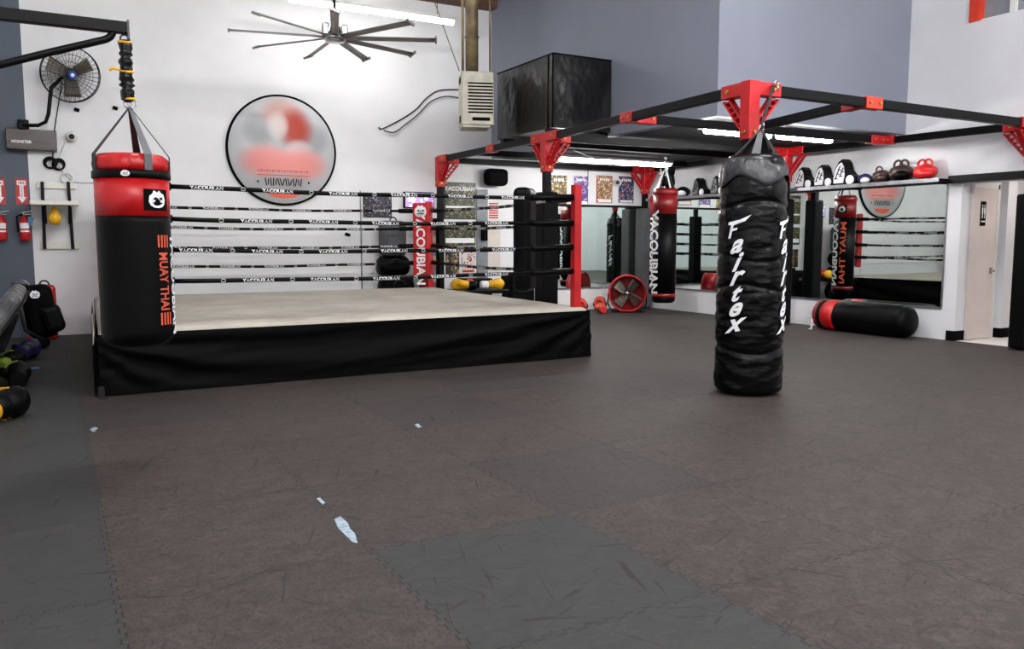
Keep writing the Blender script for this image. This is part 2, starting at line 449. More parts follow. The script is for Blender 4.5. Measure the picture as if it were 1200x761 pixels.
# passage to the restroom
w = MB(); w.wbox(XR + .2, 13.2, DY1, DY1 + .15, 0, 2.6)
struct('wall_passage', w, 'wall_light', 'pale side wall of the passage to the restroom')
struct('wall_passage', MB().wbox(13.2, 13.35, DY0, DY1 + .15, 0, 2.6), 'door_paint', 'pinkish end wall of the restroom passage')
struct('wall_passage', MB().wbox(XR + .2, 13.2, DY0 - .15, DY0, 0, 2.6), 'wall_light', 'near side wall of the restroom passage')
struct('ceiling', MB().wbox(XR + .2, 13.2, DY0, DY1, 2.5, 2.6), 'wall_light', 'ceiling of the restroom passage', 'ceiling')
struct('floor', MB().wbox(XR + .02, 13.2, DY0, DY1, -.1, .001), 'spill_lit_floor', 'restroom passage floor, coloured pale for the light spilling onto it', 'floor')
# corner blocks of black rubber base
struct('baseboard_right', MB().wbox(XR - .012, XR + .22, DY1 - .012, DY1 + .12, 0, .14), 'black_matte', 'black base block at the corner beside the passage', 'baseboard')
# second column in passage
w = MB(); w.wbox(12.0, 12.22, DY1 - .1, DY1, 0, 2.5)
struct('trim_2', w, 'wall_light', 'white pilaster inside the restroom passage', 'pilaster')
struct('baseboard_passage', MB().wbox(11.99, 12.23, DY1 - .112, DY1, 0, .14), 'black_matte', 'black base block on the pilaster in the passage', 'baseboard')
# door_1 (restroom)
d = thing('door_1', 'pinkish white restroom door with black sign and steel handle', 'door', (11.3, DY1, 0)); d['kind'] = 'structure'
MB().wbox(11.27, 11.84, DY1 - .045, DY1 - .004, .01, 2.14).build('door_leaf', 'door_paint', d)
w = MB(); w.wbox(11.84, 11.88, DY1 - .05, DY1 - .002, .0, 2.2); w.wbox(11.27, 11.88, DY1 - .05, DY1 - .002, 2.14, 2.2)
w.build('door_frame', 'white_paint', d)
w = MB(); w.tube((11.76, DY1 - .045, .98), (11.76, DY1 - .1, .98), .018); w.tube((11.76, DY1 - .1, .98), (11.68, DY1 - .1, .98), .012); w.box((11.76, DY1 - .05, .98), (.06, .012, .09))
w.build('door_handle', 'chrome', d)
w = MB(); w.wbox(11.44, 11.56, DY1 - .053, DY1 - .045, 1.62, 1.96); w.cur = 1
for x in (11.475, 11.525):   # two figures and the wording of the restroom sign
    w.ball((x, DY1 - .054, 1.9), (.011, .003, .014)); w.box((x, DY1 - .055, 1.83), (.026, .003, .09)); w.box((x, DY1 - .055, 1.76), (.014, .003, .07))
w.box((11.5, DY1 - .055, 1.68), (.09, .003, .018)); w.build('restroom_sign', ['black_matte', 'white_print'], d)
# window_1 in the white wall, upper right
d = thing('window_1', 'interior window with red frame high in the white wall', 'window', (XR, WY1, WZ0)); d['kind'] = 'structure'
w = MB(); w.wbox(XR - .03, XR + .2, WY1 - .13, WY1, WZ0, WZ1); w.build('window_frame', 'orange_steel', d)
w = MB(); w.wbox(XR + .06, XR + .14, WY0, WY1 - .13, WZ0 - .0, WZ0 + .03); w.wbox(XR + .05, XR + .15, 6.42, 6.5, WZ0, WZ1); w.build('mullion', 'white_paint', d)
MB().wbox(XR + .1, XR + .11, WY0, WY1 - .13, WZ0 + .03, WZ1).build('pane', 'duct_grey', d)

# mirrors
g = 'wall mirrors of the gym corner'
def mirror(name, label, x0, x1, y0, y1, z0, z1, ax):
    t = thing(name, label, 'mirror', ((x0 + x1) / 2, (y0 + y1) / 2, z0), group=None)
    if ax == 'Y':
        MB().wbox(x0, x1, y0, y0 - .01, z0, z1).build('mirror_glass', 'mirror', t)
        w = MB(); w.wbox(x0 - .02, x0, y0 - .014, y0, z0 - .02, z1); w.wbox(x1, x1 + .02, y0 - .014, y0, z0 - .02, z1); w.wbox(x0, x1, y0 - .02, y0, z0 - .025, z0)
    else:
        MB().wbox(x0 - .01, x0, y0, y1, z0, z1).build('mirror_glass', 'mirror', t)
        w = MB(); w.wbox(x0 - .014, x0, y0 - .02, y0, z0 - .02, z1); w.wbox(x0 - .014, x0, y1, y1 + .012, z0 - .02, z1); w.wbox(x0 - .02, x0, y0, y1, z0 - .025, z0)
    w.build('mirror_channel', 'silver', t)
mirror('wall_mirror', 'mirror on the back wall below the row of fight posters', 8.6, 10.98, YB, YB, .46, 2.1, 'Y')
mirror('wall_mirror', 'mirror on the right wall above the lying punching bag', XR, XR, 7.2, 10.02, .46, 2.24, 'X')
mirror('wall_mirror', 'mirror on the right wall behind the thin hanging bag', XR, XR, 10.05, 13.75, .46, 2.24, 'X')
# low rail on the back mirror top
tag(MB().wbox(8.55, 11.0, YB - .06, YB, 2.1, 2.14).build('mirror_rail', 'black_steel'), 'black rail along the top of the back wall mirror', 'rail')

# ============================================================ RING
ZC = .6
def RP(x, y, z=0): return V((x + .033 * (y - 8.22), y, z))      # ring plan: sides lean slightly
RX0, RX1, RY0, RY1 = .33, 5.66, 8.22, 13.3
ring = thing('boxing_ring', 'raised boxing ring with grey canvas, black skirt and four ropes', 'boxing ring', RP(3, 10.7, 0))
w = MB(); q = [RP(RX0 + .06, RY0 + .06), RP(RX1 - .06, RY0 + .06), RP(RX1 - .06, RY1 - .06), RP(RX0 + .06, RY1 - .06)]
w.add([p for p in q] + [p + V((0, 0, .52)) for p in q], [(0, 1, 2, 3), (4, 5, 6, 7), (0, 1, 5, 4), (1, 2, 6, 5), (2, 3, 7, 6), (3, 0, 4, 7)])
w.build('platform', 'black_matte', ring)
def canv(u, v):
    x = RX0 + (RX1 - RX0) * u; y = RY0 + (RY1 - RY0) * v; e = min(x - RX0, RX1 - x, y - RY0, RY1 - y)
    z = ZC - .055 * (1 - min(1, e / .055)) ** 2
    z += .006 * noise.noise(V((x * 1.2, y * 2.5, 0)))
    if .1 < y - RY0 < .5: z += .010 * math.exp(-((y - RY0 - .26) / .05) ** 2)
    return RP(x, y, z)
def even(t, n=6):   # denser samples near the rims
    return t
w = MB()
us = [0, .003, .006, .01] + [.02 + .96 * i / 60 for i in range(61)] + [.99, .994, .997, 1]
vs_ = [canv(u, v) for v in us for u in us]; W = len(us)
w.smooth = True; w.add(vs_, [(j * W + i, j * W + i + 1, (j + 1) * W + i + 1, (j + 1) * W + i) for j in range(W - 1) for i in range(W - 1)]); w.smooth = False
rim = [RP(RX0, RY0), RP(RX1, RY0), RP(RX1, RY1), RP(RX0, RY1)]
w.add([p + V((0, 0, ZC - .055)) for p in rim] + [p + V((0, 0, ZC - .085)) for p in rim], [(0, 1, 5, 4), (1, 2, 6, 5), (2, 3, 7, 6), (3, 0, 4, 7), (4, 5, 6, 7)])
w.build('canvas', 'canvas', ring)
def skirt(a, b, n_out, ku):
    a, b, n_out = V(a), V(b), V(n_out); Ln = (b - a).length
    def fn(u, v):
        p = a.lerp(b, u); s = u * Ln; h = 1 - v          # v = 0 bottom
        tens = math.sin(PI * min(1, h * 1.05)) ** .8 if h > 0 else 0
        d = 0
        for cx, sg in ((-.15, 1), (Ln + .15, -1)):       # folds swing out of both top corners
            dx = abs(s - cx); r = math.hypot(dx, h * 1.5); ang = math.atan2(h * .62 * (1 + .3 * dx), dx)
            wgt = math.exp(-dx / (Ln * .42))
            d += .055 * wgt * math.sin(ang * 17 + dx * 1.1 * sg) * min(1, dx * 1.2)
        d += .016 * noise.noise(V((s * 1.5, h * 6 + s * .8, 3 + ku))) * 1.6
        sag = .010 * math.sin(s * 5.1)
        z = .565 * (1 - h) + (.0 if h < .98 else 0)
        z = .004 + .56 * v
        d *= .3 if ku == 2 else 1
        q = p + n_out * (.012 + max(-.01, d * tens + .012) + .03 * h)
        return V((q.x, q.y, z))
    return MB().grid(fn, 150, 24)
nr = V((1, 0, 0)); nf = V((0, -1, 0))
skirt(RP(RX0 - .01, RY0), RP(RX1 + .01, RY0), nf, 0).build('skirt', 'black_cloth', ring)
skirt(RP(RX1, RY0), RP(RX1, RY1), nr, 1).build('skirt', 'black_cloth', ring)
skirt(RP(RX0, RY1), RP(RX0, RY0), -nr, 2).build('skirt', 'black_cloth', ring)
skirt(RP(RX1, RY1), RP(RX0, RY1), -nf, 3).build('skirt', 'black_cloth', ring)
# loose strap and pale torn cloth at the left corner
w = MB(); w.box(RP(RX0 + .0, RY0 - .09, .05), (.05, .015, .1)); w.box(RP(RX0 + .01, RY0 - .13, .006), (.06, .09, .012)); w.build('strap', 'black_webbing', ring)
w = MB()
w.grid(lambda u, v: RP(RX0 - .035 - .012 * (1 - v), RY0 + .02 + 2.4 * u, ZC - .03 - .10 * (1 - v) * (1 - .5 * u + .2 * math.sin(u * 31))), 60, 4)
w.build('canvas_flap', 'cream', ring, solid=.006)
# posts
CP = {'fl': RP(RX0 + .12, RY0 + .13), 'fr': RP(RX1 - .1, RY0 + .13), 'br': RP(RX1 - .1, RY1 - .13), 'bl': RP(RX0 + .12, RY1 - .13)}
DI = {'fl': V((1, 1, 0)), 'fr': V((-1, 1, 0)), 'br': V((-1, -1, 0)), 'bl': V((1, -1, 0))}
ZR = (1.028, 1.315, 1.612, 1.912)
for k, c in CP.items():
    w = MB(); w.wbox(c.x - .05, c.x + .05, c.y - .05, c.y + .05, .56, 2.08, bev=.01); w.build('corner_post', 'red_steel', ring)
OFF = {'fl': .40, 'fr': .56, 'br': .28, 'bl': .28}
PADM = {'fl': 'blue_vinyl', 'fr': 'black_vinyl', 'br': 'red_vinyl', 'bl': 'red_vinyl'}
for k, c in CP.items():
    n = DI[k].normalized(); r = V((-n.y, n.x, 0)); c2 = c + n * (OFF[k] * 1.15); z0, z1 = .8, 2.05
    w = MB(); R = Matrix((r, n, V((0, 0, 1)))).transposed()
    if k == 'fr': w.box((c2.x, c2.y, 1.42), (.40, .22, 1.27), R, bev=.07)
    elif k == 'fl': w.box((c2.x, c2.y, 1.42), (.36, .14, 1.27), R, bev=.03)
    else: w.box((c2.x, c2.y, 1.42), (.30, .12, 1.25), R, bev=.03)
    mats = [PADM[k], 'white_print', 'black_matte']
    if k == 'br':
        rr = r if r.dot(RT) > 0 else -r
        base = c2 + n * .064
        w.cur = 1; w.text('YACOUBIAN', lambda x, y: base + rr * (y) + V((0, 0, 1.28 - x)), size=.215, bold=.03)
        emblem(w, lambda x, y, e: base + n * e + rr * x + V((0, 0, 1.9 + y)), .22, 1, 2)
    w.build('corner_pad', mats, ring)
    # pad ties
    t_ = MB()
    for z in ZR: t_.beam(c + V((0, 0, z)), c2 - n * .03 + V((0, 0, z)), .03, .02)
    t_.sep('pad_tie', 'black_webbing', ring)
def rope(a, b, z, ln, name='rope'):
    a, b = V(a), V(b); D = (b - a); Ln = D.length; D.normalize(); side = V((-D.y, D.x, 0))
    ta, tb = .55, .62; r = .0225
    w = MB(); n = 26; sag = .02
    def P(s): t = (s - ta) / (Ln - ta - tb); return a + D * s + V((0, 0, z - sag * 4 * t * (1 - t) + .004 * math.sin(s * 3 + z * 9)))
    w.path([P(ta + (Ln - ta - tb) * i / n) for i in range(n + 1)], r, 10)
    pitch, s, k = .335, ta + .2, 0
    ph = int(z * 10) % 2; s += .12 * ((int(z * 37) % 3))
    while s < Ln - tb - .2:
        for sg in (1, -1):
            def fn(x, y, e=0, s=s, sg=sg):
                an = y / r * .95; return P(s + (x if sg < 0 else -x)) + side * sg * (math.cos(an) * (r + .0015 + e)) + V((0, 0, math.sin(an) * (r + .0015 + e)))
            if (k + ph) % 2: w.cur = 1 ; w.text('YACOUBIAN', fn, size=.046, bold=.03, sub=0, wx=1.15)
            else: emblem(w, fn, .045, 1, 0)
            w.cur = 0
        s += pitch; k += 1
    rp = w.build(name, ['black_vinyl', 'white_print'], ring)
    for s0, s1 in ((.04, ta), (Ln - tb, Ln - .04)):
        t = MB(); t.path([P(s0) * 1, P((s0 + s1) / 2), P(s1)], .038, 12); t.build('turnbuckle_cover', 'black_vinyl', rp)
    e = MB(); e.path([P(Ln - .055), P(Ln - .035)], .03, 10); e.path([P(.035), P(.055)], .03, 10); e.sep('turnbuckle_end', 'brass', rp)
for z in ZR:
    rope(CP['fl'], CP['fr'], z, 0); rope(CP['fr'], CP['br'], z, 1); rope(CP['br'], CP['bl'], z, 2); rope(CP['bl'], CP['fl'], z, 3)

# ============================================================ TRAINING RIG
ZR1 = 2.92
N = {'FL': (5.96, 5.94), 'ML': (6.22, 10.1), 'BL': (6.2, 13.75), 'FR': (10.9, 5.98), 'MR': (10.7, 9.8), 'BR': (10.84, 13.7)}
rig = thing('training_rig', 'black steel bag rig with red brackets over the mirror corner', 'training rig', (8.2, 9.6, 0))
def nb(k, z=ZR1 - .05): return V((N[k][0], N[k][1], z))
def rbeam(p, q): MB().beam(p, q, .09, .1, bev=.008).build('beam', 'black_steel', rig)
for a, b in (('FL', 'ML'), ('ML', 'BL'), ('FL', 'FR'), ('FR', 'MR'), ('MR', 'BR'), ('ML', 'MR'), ('BL', 'BR')): rbeam(nb(a), nb(b))
def onb(a, b, t): return nb(a).lerp(nb(b), t)
c1, c2 = onb('FL', 'ML', .5), onb('FR', 'MR', .53)
rbeam(c1, c2)
m1, m2 = onb('FL', 'FR', .33), c1.lerp(c2, .42); rbeam(m1, m2)
h1, h2 = onb('ML', 'BL', .142), onb('MR', 'BR', .218); rbeam(h1, h2)
g1, g2 = V((N['ML'][0], 12.35, ZR1 - .05)), V((N['MR'][0] + .08, 12.35, ZR1 - .05)); rbeam(g1, g2)
def coupler(p, d, L, m='red_steel', side=None):
    d = V(d).normalized(); w = MB(); w.beam(p - d * L / 2, p + d * L / 2, .115, .125, bev=.008)
    n = V((-d.y, d.x, 0)); w.cur = 1
    for s in (-.3, .3):
        for g in (-1, 1): w.tube(p + d * s * L + n * g * .056, p + d * s * L + n * g * .072, .018, 8)
    w.build('coupler', [m, 'brass'], rig)
dL = nb('ML') - nb('FL'); dF = nb('FR') - nb('FL'); dRr = nb('MR') - nb('FR'); dc = c2 - c1
coupler(c1, dL, .24); coupler(c1 + dc.normalized() * .22, dc, .3); coupler(onb('ML', 'BL', .45), nb('BL') - nb('ML'), .24)
coupler(onb('FL', 'FR', .36), dF, .26, 'orange_steel'); coupler(m1 + (m2 - m1).normalized() * .16, m2 - m1, .2)
coupler(c1.lerp(c2, .44), dc, .2); coupler(c2 - dc.normalized() * .05, dRr, .3); coupler(c2 - dc.normalized() * .25, dc, .3)
coupler(h1 + V((.2, 0, 0)), h2 - h1, .24)
def postset(k, dirs, pad=None):
    x, y = N[k]
    MB().wbox(x - .05, x + .05, y - .05, y + .05, 0, ZR1 - .1, bev=.008).build('post', 'black_steel', rig)
    MB().wbox(x - .1, x + .1, y - .1, y + .1, 0, .012).build('foot_plate', 'black_steel', rig)
    w = MB(); w.wbox(x - .068, x + .068, y - .068, y + .068, 2.38, ZR1 + (.02 if k in ('FL', 'FR') else 0), bev=.01)
    for d in dirs:
        d = V((d[0], d[1], 0)).normalized(); c = V((x, y, ZR1 - .05)); L = .36
        w.beam(c, c + d * L, .12, .13, bev=.008)
        n = V((-d.y, d.x, 0)); p = V((x, y, 2.5)) + d * .06; q = c + d * (L - .03) - V((0, 0, .06))
        ax = (q - p).normalized(); wd = n.cross(ax)
        for sgn in (-1, 1):
            w.beam(p + wd * .035 * sgn, q + wd * .035 * sgn, .07, .018, up=wd)
        for i in range(5): w.beam(p.lerp(q, .12 + i * .18) - wd * .03, p.lerp(q, .2 + i * .18) + wd * .03, .066, .012, up=ax)
        w.cur = 1
        for g in (-1, 1): w.tube(c + d * .26 + n * g * .055, c + d * .26 + n * g * .078, .02, 8)
        w.cur = 0
    w.cur = 1
    for dx, dy in ((-1, 0), (0, -1), (1, 0), (0, 1)): w.tube((x + dx * .06, y + dy * .06, 2.45), (x + dx * .082, y + dy * .082, 2.45), .02, 8)
    w.build('bracket', ['red_steel', 'brass'], rig)
    if pad:
        z0, z1, s_ = pad
        MB().wbox(x - s_, x + s_, y - s_, y + s_, z0, z1, bev=.03).build('post_pad', 'black_vinyl' if k != 'BR' else 'grey_fabric', rig)
def dr(a, b): return (N[b][0] - N[a][0], N[b][1] - N[a][1])
postset('FL', [dr('FL', 'ML'), dr('FL', 'FR')]); postset('ML', [dr('ML', 'BL'), dr('ML', 'FL'), dr('ML', 'MR')], (.25, 2.1, .13))
postset('BL', [dr('BL', 'ML'), dr('BL', 'BR')]); postset('FR', [dr('FR', 'FL'), dr('FR', 'MR')], (.02, 2.0, .11))
postset('MR', [dr('MR', 'FR'), dr('MR', 'BR'), dr('MR', 'ML')], (.02, 2.1, .11)); postset('BR', [dr('BR', 'MR'), dr('BR', 'BL')], (.02, 2.08, .14))
# cables and cord hanging under the rig
tag(MB().path([(7.0, 10.6, 2.78), (7.8, 10.8, 2.62), (8.7, 11.0, 2.70), (9.4, 11.6, 2.80)], .008, 6).build('hanging_cable', 'cable_white'), 'pale cable slung below the rig beams in front of the far light', 'cable')
tag(MB().tube(pY(689, 195, 13.4), pY(689, 217, 13.4), .008, 6).build('light_pull', 'black_steel'), 'thin black cord hanging between the first two posters', 'cord')

# ============================================================ BAGS
def bagprof(r, z0, z1, cap=.07, n=18):
    pr = [(0.0, z0)]
    for i in range(1, 6): a = i / 5 * PI / 2; pr.append((r - cap + cap * math.sin(a), z0 + cap - cap * math.cos(a)))
    for i in range(1, n): pr.append((r, z0 + cap + (z1 - z0 - cap) * i / n))
    return pr + [(r, z1)]
# --- heavy bag on the wall arm
hb = pD(158.5, 300, 5.15); hx, hy = hb.x, hb.y; ca = math.atan2(-hy, -hx)
R1 = .213; zt = pD(158, 192, 5.15).z; zb = pD(160, 407, 5.05).z; zm = pD(158, 254, 5.15).z
bag = thing('heavy_bag', 'red and black heavy bag lettered MUAY THAI on wall arm', 'punching bag', (hx, hy, zb))
def wr1(a, z, r): return r * (1 + .012 * noise.noise(V((math.cos(a) * 2, math.sin(a) * 2, z * 3))))
w = MB(); w.lathe(bagprof(R1, zb, zm, .09), 48, (hx, hy, 0), rad=wr1)
w.cur = 1; w.lathe([(R1 * 1.004, zm), (R1 * 1.004, zt - .1)], 48, (hx, hy, 0), rad=wr1)
def onbag(cx, cy, r, a0):  # upright mapping
    return lambda x, y, e=0: V((cx + (r + .006 + e) * math.cos(a0 + x / r), cy + (r + .006 + e) * math.sin(a0 + x / r), y))
def rot90(fn, zc): return lambda x, y, e=0: fn(y, zc - x, e)
f_or = onbag(hx, hy, R1, ca + .82); f_wh = onbag(hx, hy, R1, ca + 1.36)
zo0, zo1 = pD(188, 300, 5.0).z, pD(190, 362, 5.0).z
w.cur = 2; w.text('MUAY THAI', rot90(f_or, (pD(186, 293, 5).z + pD(188, 368, 5).z) / 2), size=.098, bold=.02, sub=2, wx=.70)
for zz in (pD(188, 283, 5).z, pD(190, 375, 5).z):
    for j in range(4):
        y0 = -.04 + j * .024; w.add([f_or(y0, zz + .038), f_or(y0 + .013, zz + .038), f_or(y0 + .013, zz - .038), f_or(y0, zz - .038)], [(0, 1, 2, 3)])
w.cur = 3; w.text('YACOUBIAN', rot90(f_wh, pD(195, 335, 5).z), size=.12, bold=.03, sub=2, wx=.92)
ptc = onbag(hx, hy, R1, ca + .68); pz = pD(181, 234, 5).z
w.cur = 4; w.grid(lambda u, v: ptc((u - .5) * .17, pz + (v - .5) * .13, -.002), 8, 2)
emblem(w, lambda x, y, e: ptc(x, pz + y, e + .002), .115, 3, 4)
w.build('bag_body', ['black_vinyl', 'red_vinyl', 'orange_print', 'white_print', 'black_matte'], bag)
w = MB(); w.lathe([(R1 + .004, zt - .1), (R1 + .012, zt - .095), (R1 + .012, zt - .055), (R1 + .004, zt - .05)], 48, (hx, hy, 0))
e_ = onbag(hx, hy, R1 + .01, ca - .15); w.cur = 1; emblem(w, lambda x, y, e: e_(x, zt - .075 + y * .8, e), .05, 1, 0); w.build('collar', ['black_vinyl', 'white_print'], bag)
def ruf(a, z, r): return r * (1 + .02 * math.sin(a * 26) * (1 if z > zt - .02 else .3))
w = MB(); w.lathe([(R1 - .0, zt - .05), (R1 + .006, zt - .01), (R1 - .002, zt + .025), (R1 - .03, zt + .05), (R1 - .07, zt + .055), (.05, zt + .03), (0, zt + .03)], 78, (hx, hy, 0), rad=ruf); w.build('top_cover', 'red_vinyl', bag)
ap = pD(152, 124, 5.15)
for i, a in enumerate((ca + .45, ca + 1.5, ca + 2.95, ca - 1.15)):
    e = V((hx + math.cos(a) * R1 * 1.02, hy + math.sin(a) * R1 * 1.02, zt + .045)); l = V((e.x, e.y, zt - .05)); ax = V((ap.x, ap.y, ap.z - .01))
    w = MB(); wd = V((-math.sin(a), math.cos(a), 0)); n_ = V((math.cos(a), math.sin(a), 0))
    pts = [ax, e, l]
    vs = []
    for p_, k_ in zip(pts, (.012, .024, .024)): vs += [p_ - wd * k_, p_ + wd * k_]
    w.add(vs + [v + n_ * .006 for v in vs], [(0, 1, 3, 2), (2, 3, 5, 4), (6, 7, 9, 8), (8, 9, 11, 10), (0, 2, 8, 6), (1, 3, 9, 7), (2, 4, 10, 8), (3, 5, 11, 9)]); w.build('strap', 'webbing' if i == 0 else 'black_webbing', bag)
w = MB(); Mx = Matrix.Rotation(PI / 2, 3, 'X')
w.torus((ap.x - .012, ap.y, ap.z + .01), .022, .005, Mx); w.torus((ap.x + .014, ap.y, ap.z + .01), .022, .005, Mx); w.sep('carabiner', 'chrome', bag)
# ruffled spring sleeve above
s0, s1 = pD(147, 47, 5.15), ap + V((0, 0, .02)); s0 = V((ap.x - .01, ap.y, s0.z)); n = 22
w = MB(); pts = [s0.lerp(s1, i / n) for i in range(n + 1)]
w.lathe([((.036 + .022 * noise.noise(V((0, i * .9, 5)))) * (.55 if i in (0, n) else 1), s1.z + (s0.z - s1.z) * i / n) for i in range(n + 1)], 20, (s0.x, s0.y, 0), rad=lambda a, z, r: r * (1 + .25 * noise.noise(V((math.cos(a) * 1.5, math.sin(a) * 1.5, z * 22)))))
w.build('spring_sleeve', 'black_wrinkle', bag)
w = MB()
for t_ in (.03, .5, .93): c = s0.lerp(s1, t_); w.torus(c, .034, .008, Matrix.Rotation(.25, 3, 'X'), 16)
w.path([s0.lerp(s1, .5) + V((-.04, -.02, 0)), s0.lerp(s1, .5) + V((-.08, -.02, .01)), s0.lerp(s1, .52) + V((-.1, -.02, 0))], .009, 6)
w.sep('yellow_tie', 'yellow', bag)
# wall arm
arm = thing('bag_wall_arm', 'black steel wall arm carrying the red heavy bag', 'wall bracket', (XL, hy, 2.3))
az = pD(150, 33, 5.15).z
xe = hx - .02 + .01
MB().beam((XL, hy, az), (ap.x + .01, hy, az), .06, .07, bev=.006).build('arm_beam', 'black_steel', arm)
w = MB(); bp_ = [pY(x, y, hy) for x, y in ((0, 76), (60, 61), (112, 49), (124, 46), (130, 42), (133, 35))]; b0 = bp_[0] + (bp_[0] - bp_[1]).normalized() * .9; w.path([V((XL, hy, b0.z + (XL - b0.x) * (bp_[1].z - bp_[0].z) / (bp_[1].x - bp_[0].x)))] + bp_[:2] + curve(bp_[1:])[1:], .022, 12); w.build('brace', 'black_steel', arm)
MB().wbox(XL, XL + .03, hy - .15, hy + .15, az - .5, az + .15).build('wall_plate', 'black_steel', arm)
w = MB(); w.box((ap.x + .01, hy, az - .01), (.012, .07, .11)); w.torus((ap.x - .01, hy, az - .065), .025, .006, Mx); w.build('hook', 'grey_steel', arm)
ap_y = ap.y

# --- Fairtex pole bag
a_ = math.atan(281 / 965.) + YAW; rho = 7.55 / math.cos(math.atan(281 / 965.)); fx, fy = rho * math.sin(a_), rho * math.cos(a_); cf = math.atan2(-fy, -fx)
RF = .308
pole = thing('pole_bag', 'tall black wrinkled punching bag with white vertical lettering', 'punching bag', (fx, fy, .02))
zT = pD(890, 185, 7.5).z
def wrF(a, z, r):
    if r < .1: return r
    k = 1 + .035 * noise.noise(V((math.cos(a) * 1.3, math.sin(a) * 1.3, z * 9 + math.sin(a * 2) * .8))) + .02 * noise.noise(V((math.cos(a) * 3, math.sin(a) * 3, z * 24)))
    for b in (.42, .98, 1.25, 1.72):
        k -= .05 * math.exp(-((z - b - .035 * math.sin(a * 2 + b * 7)) / .022) ** 2)
    return r * k
pr = [(0, .02)] + [(RF - .06 + .06 * math.sin(i / 5 * PI / 2), .02 + .06 - .06 * math.cos(i / 5 * PI / 2)) for i in range(1, 6)]
for i in range(1, 150):
    z = .08 + (zT - .14) * i / 149; t = (z - .08) / (zT - .1)
    r = RF * (1 - .03 * t) * (1 - .10 * max(0, (t - .8) / .2) ** 1.5)
    pr.append((r, z))
pr += [(RF * .84, zT), (RF * .72, zT + .02), (RF * .4, zT - .01), (0, zT - .03)]
w = MB(); w.lathe(pr, 96, (fx, fy, 0), rad=wrF)
def onF(a0): return lambda x, y, e=0: (lambda a: V((fx + (RF * 1.045 * (1 - .03 * y / zT) + e) * math.cos(a), fy + (RF * 1.045 * (1 - .03 * y / zT) + e) * math.sin(a), y)))(a0 + x / RF)
for a0, sz in ((cf - .52, 1), (cf + 1.03, 1), (cf + 2.6, 1), (cf - 2.1, 1)):
    f0 = onF(a0); w.cur = 1
    ztop, zbot = pD(862, 262, 7.2).z, pD(862, 394, 7.2).z; hL = (ztop - zbot) / 7
    for i, ch in enumerate('airtex'):
        zc = ztop - hL * (i + 1.45)
        w.text(ch, lambda x, y, zc=zc: f0(x + .015, zc + y + x * .25), size=.225 if ch not in 'tf' else .20, bold=.03, shear=.45, sub=2, wx=1.05)
    zc = ztop - hL * .3
    F_ = [(-.055, -.09), (-.03, -.09), (-.015, -.025), (.03, -.012), (.035, .008), (-.01, 0), (0, .03), (.10, .065), (.15, .12), (.06, .08), (-.055, .055), (-.06, .03), (-.03, .03)]
    w.add([f0(x + .0, zc + y) for x, y in F_], [list(range(len(F_)))])
w.build('bag_body', ['black_wrinkle', 'white_print'], pole)
# slumped cover corners at the top and the straps
apx = pD(892, 152, 7.62)
for i, (a, rr) in enumerate(((cf - 1.2, .25), (cf + .0, .2), (cf + 1.1, .25), (cf + 2.6, .25), (cf - 2.4, .25))):
    e = V((fx + math.cos(a) * rr, fy + math.sin(a) * rr, zT - .05)); wd = V((-math.sin(a), math.cos(a), 0)); n_ = V((math.cos(a), math.sin(a), 0))
    w = MB(); vs = [apx - wd * .02, apx + wd * .02, e - wd * .045, e + wd * .045]
    w.add(vs + [v + n_ * .008 for v in vs], [(0, 1, 3, 2), (4, 5, 7, 6), (0, 2, 6, 4), (1, 3, 7, 5), (2, 3, 7, 6), (0, 1, 5, 4)]); w.build('strap', 'webbing' if i == 1 else 'black_webbing', pole)
w = MB()
def crown(u, v):
    a = u * 2 * PI; z = zT - .16 + .13 * v * (1 + .28 * math.sin(a * 2 + .9) + .10 * math.sin(a * 5)) + (1 - v) * (-.06 + .05 * math.sin(a * 4)); r = RF * (.985 - .10 * v * v) * (1 + .015 * math.sin(a * 11))
    return V((fx + r * math.cos(a), fy + r * math.sin(a), z))
w.grid(crown, 90, 6); w.build('cover_edge', 'sheen_black', pole, solid=.006)
bt = V((6.19, N['FL'][1] - .075, ZR1 - .02)); wv = V((.02, 0, 0))
w = MB(); w.beam(apx + V((0, 0, .03)), bt, .035, .008, up=(0, -1, 0)); w.beam(bt, bt + V((0, .15, .03)), .035, .008); w.build('hanging_strap', 'black_webbing', pole)
w = MB(); w.torus(apx + V((0, 0, .01)), .028, .007, Matrix.Rotation(PI / 2, 3, 'X')); w.torus(apx + V((.012, 0, .04)), .02, .006, Matrix.Rotation(PI / 2, 3, 'Y')); w.torus(bt + V((.03, -.01, .03)), .026, .006, Matrix.Rotation(PI / 2, 3, 'X')); w.torus(bt + V((.03, -.012, -.02)), .022, .006, Matrix.Rotation(PI / 2, 3, 'Y'))
w.sep('shackle', 'chrome', pole)

# --- thin hanging bag
bx, by = 8.85, (h1.y + h2.y) / 2 + .02; cb = math.atan2(-by, -bx); RB = .195
thin = thing('hanging_bag', 'slim red-topped black punching bag hanging by the floor fan', 'punching bag', (bx, by, .36))
dB = V((bx, by, 0)).dot(FLAT)
z0, z1 = pD(776, 355, dB).z, pD(776, 221, dB).z; zr = pD(776, 251, dB).z
w = MB(); w.lathe(bagprof(RB, z0, z0 + .12, .07), 40, (bx, by, 0)); w.cur = 1; w.lathe([(RB * 1.01, z0 + .1), (RB * 1.01, z0 + .16)], 40, (bx, by, 0))
w.cur = 0; w.lathe([(RB, z0 + .12), (RB, zr)], 40, (bx, by, 0)); w.cur = 1; w.lathe([(RB * 1.005, zr), (RB * 1.005, z1 - .1)], 40, (bx, by, 0))
fb = onbag(bx, by, RB, cb - 1.0); w.cur = 2; w.text('YACOUBIAN', rot90(fb, (z0 + .2 + zr) / 2), size=.25, bold=.03, sub=2, wx=.95)
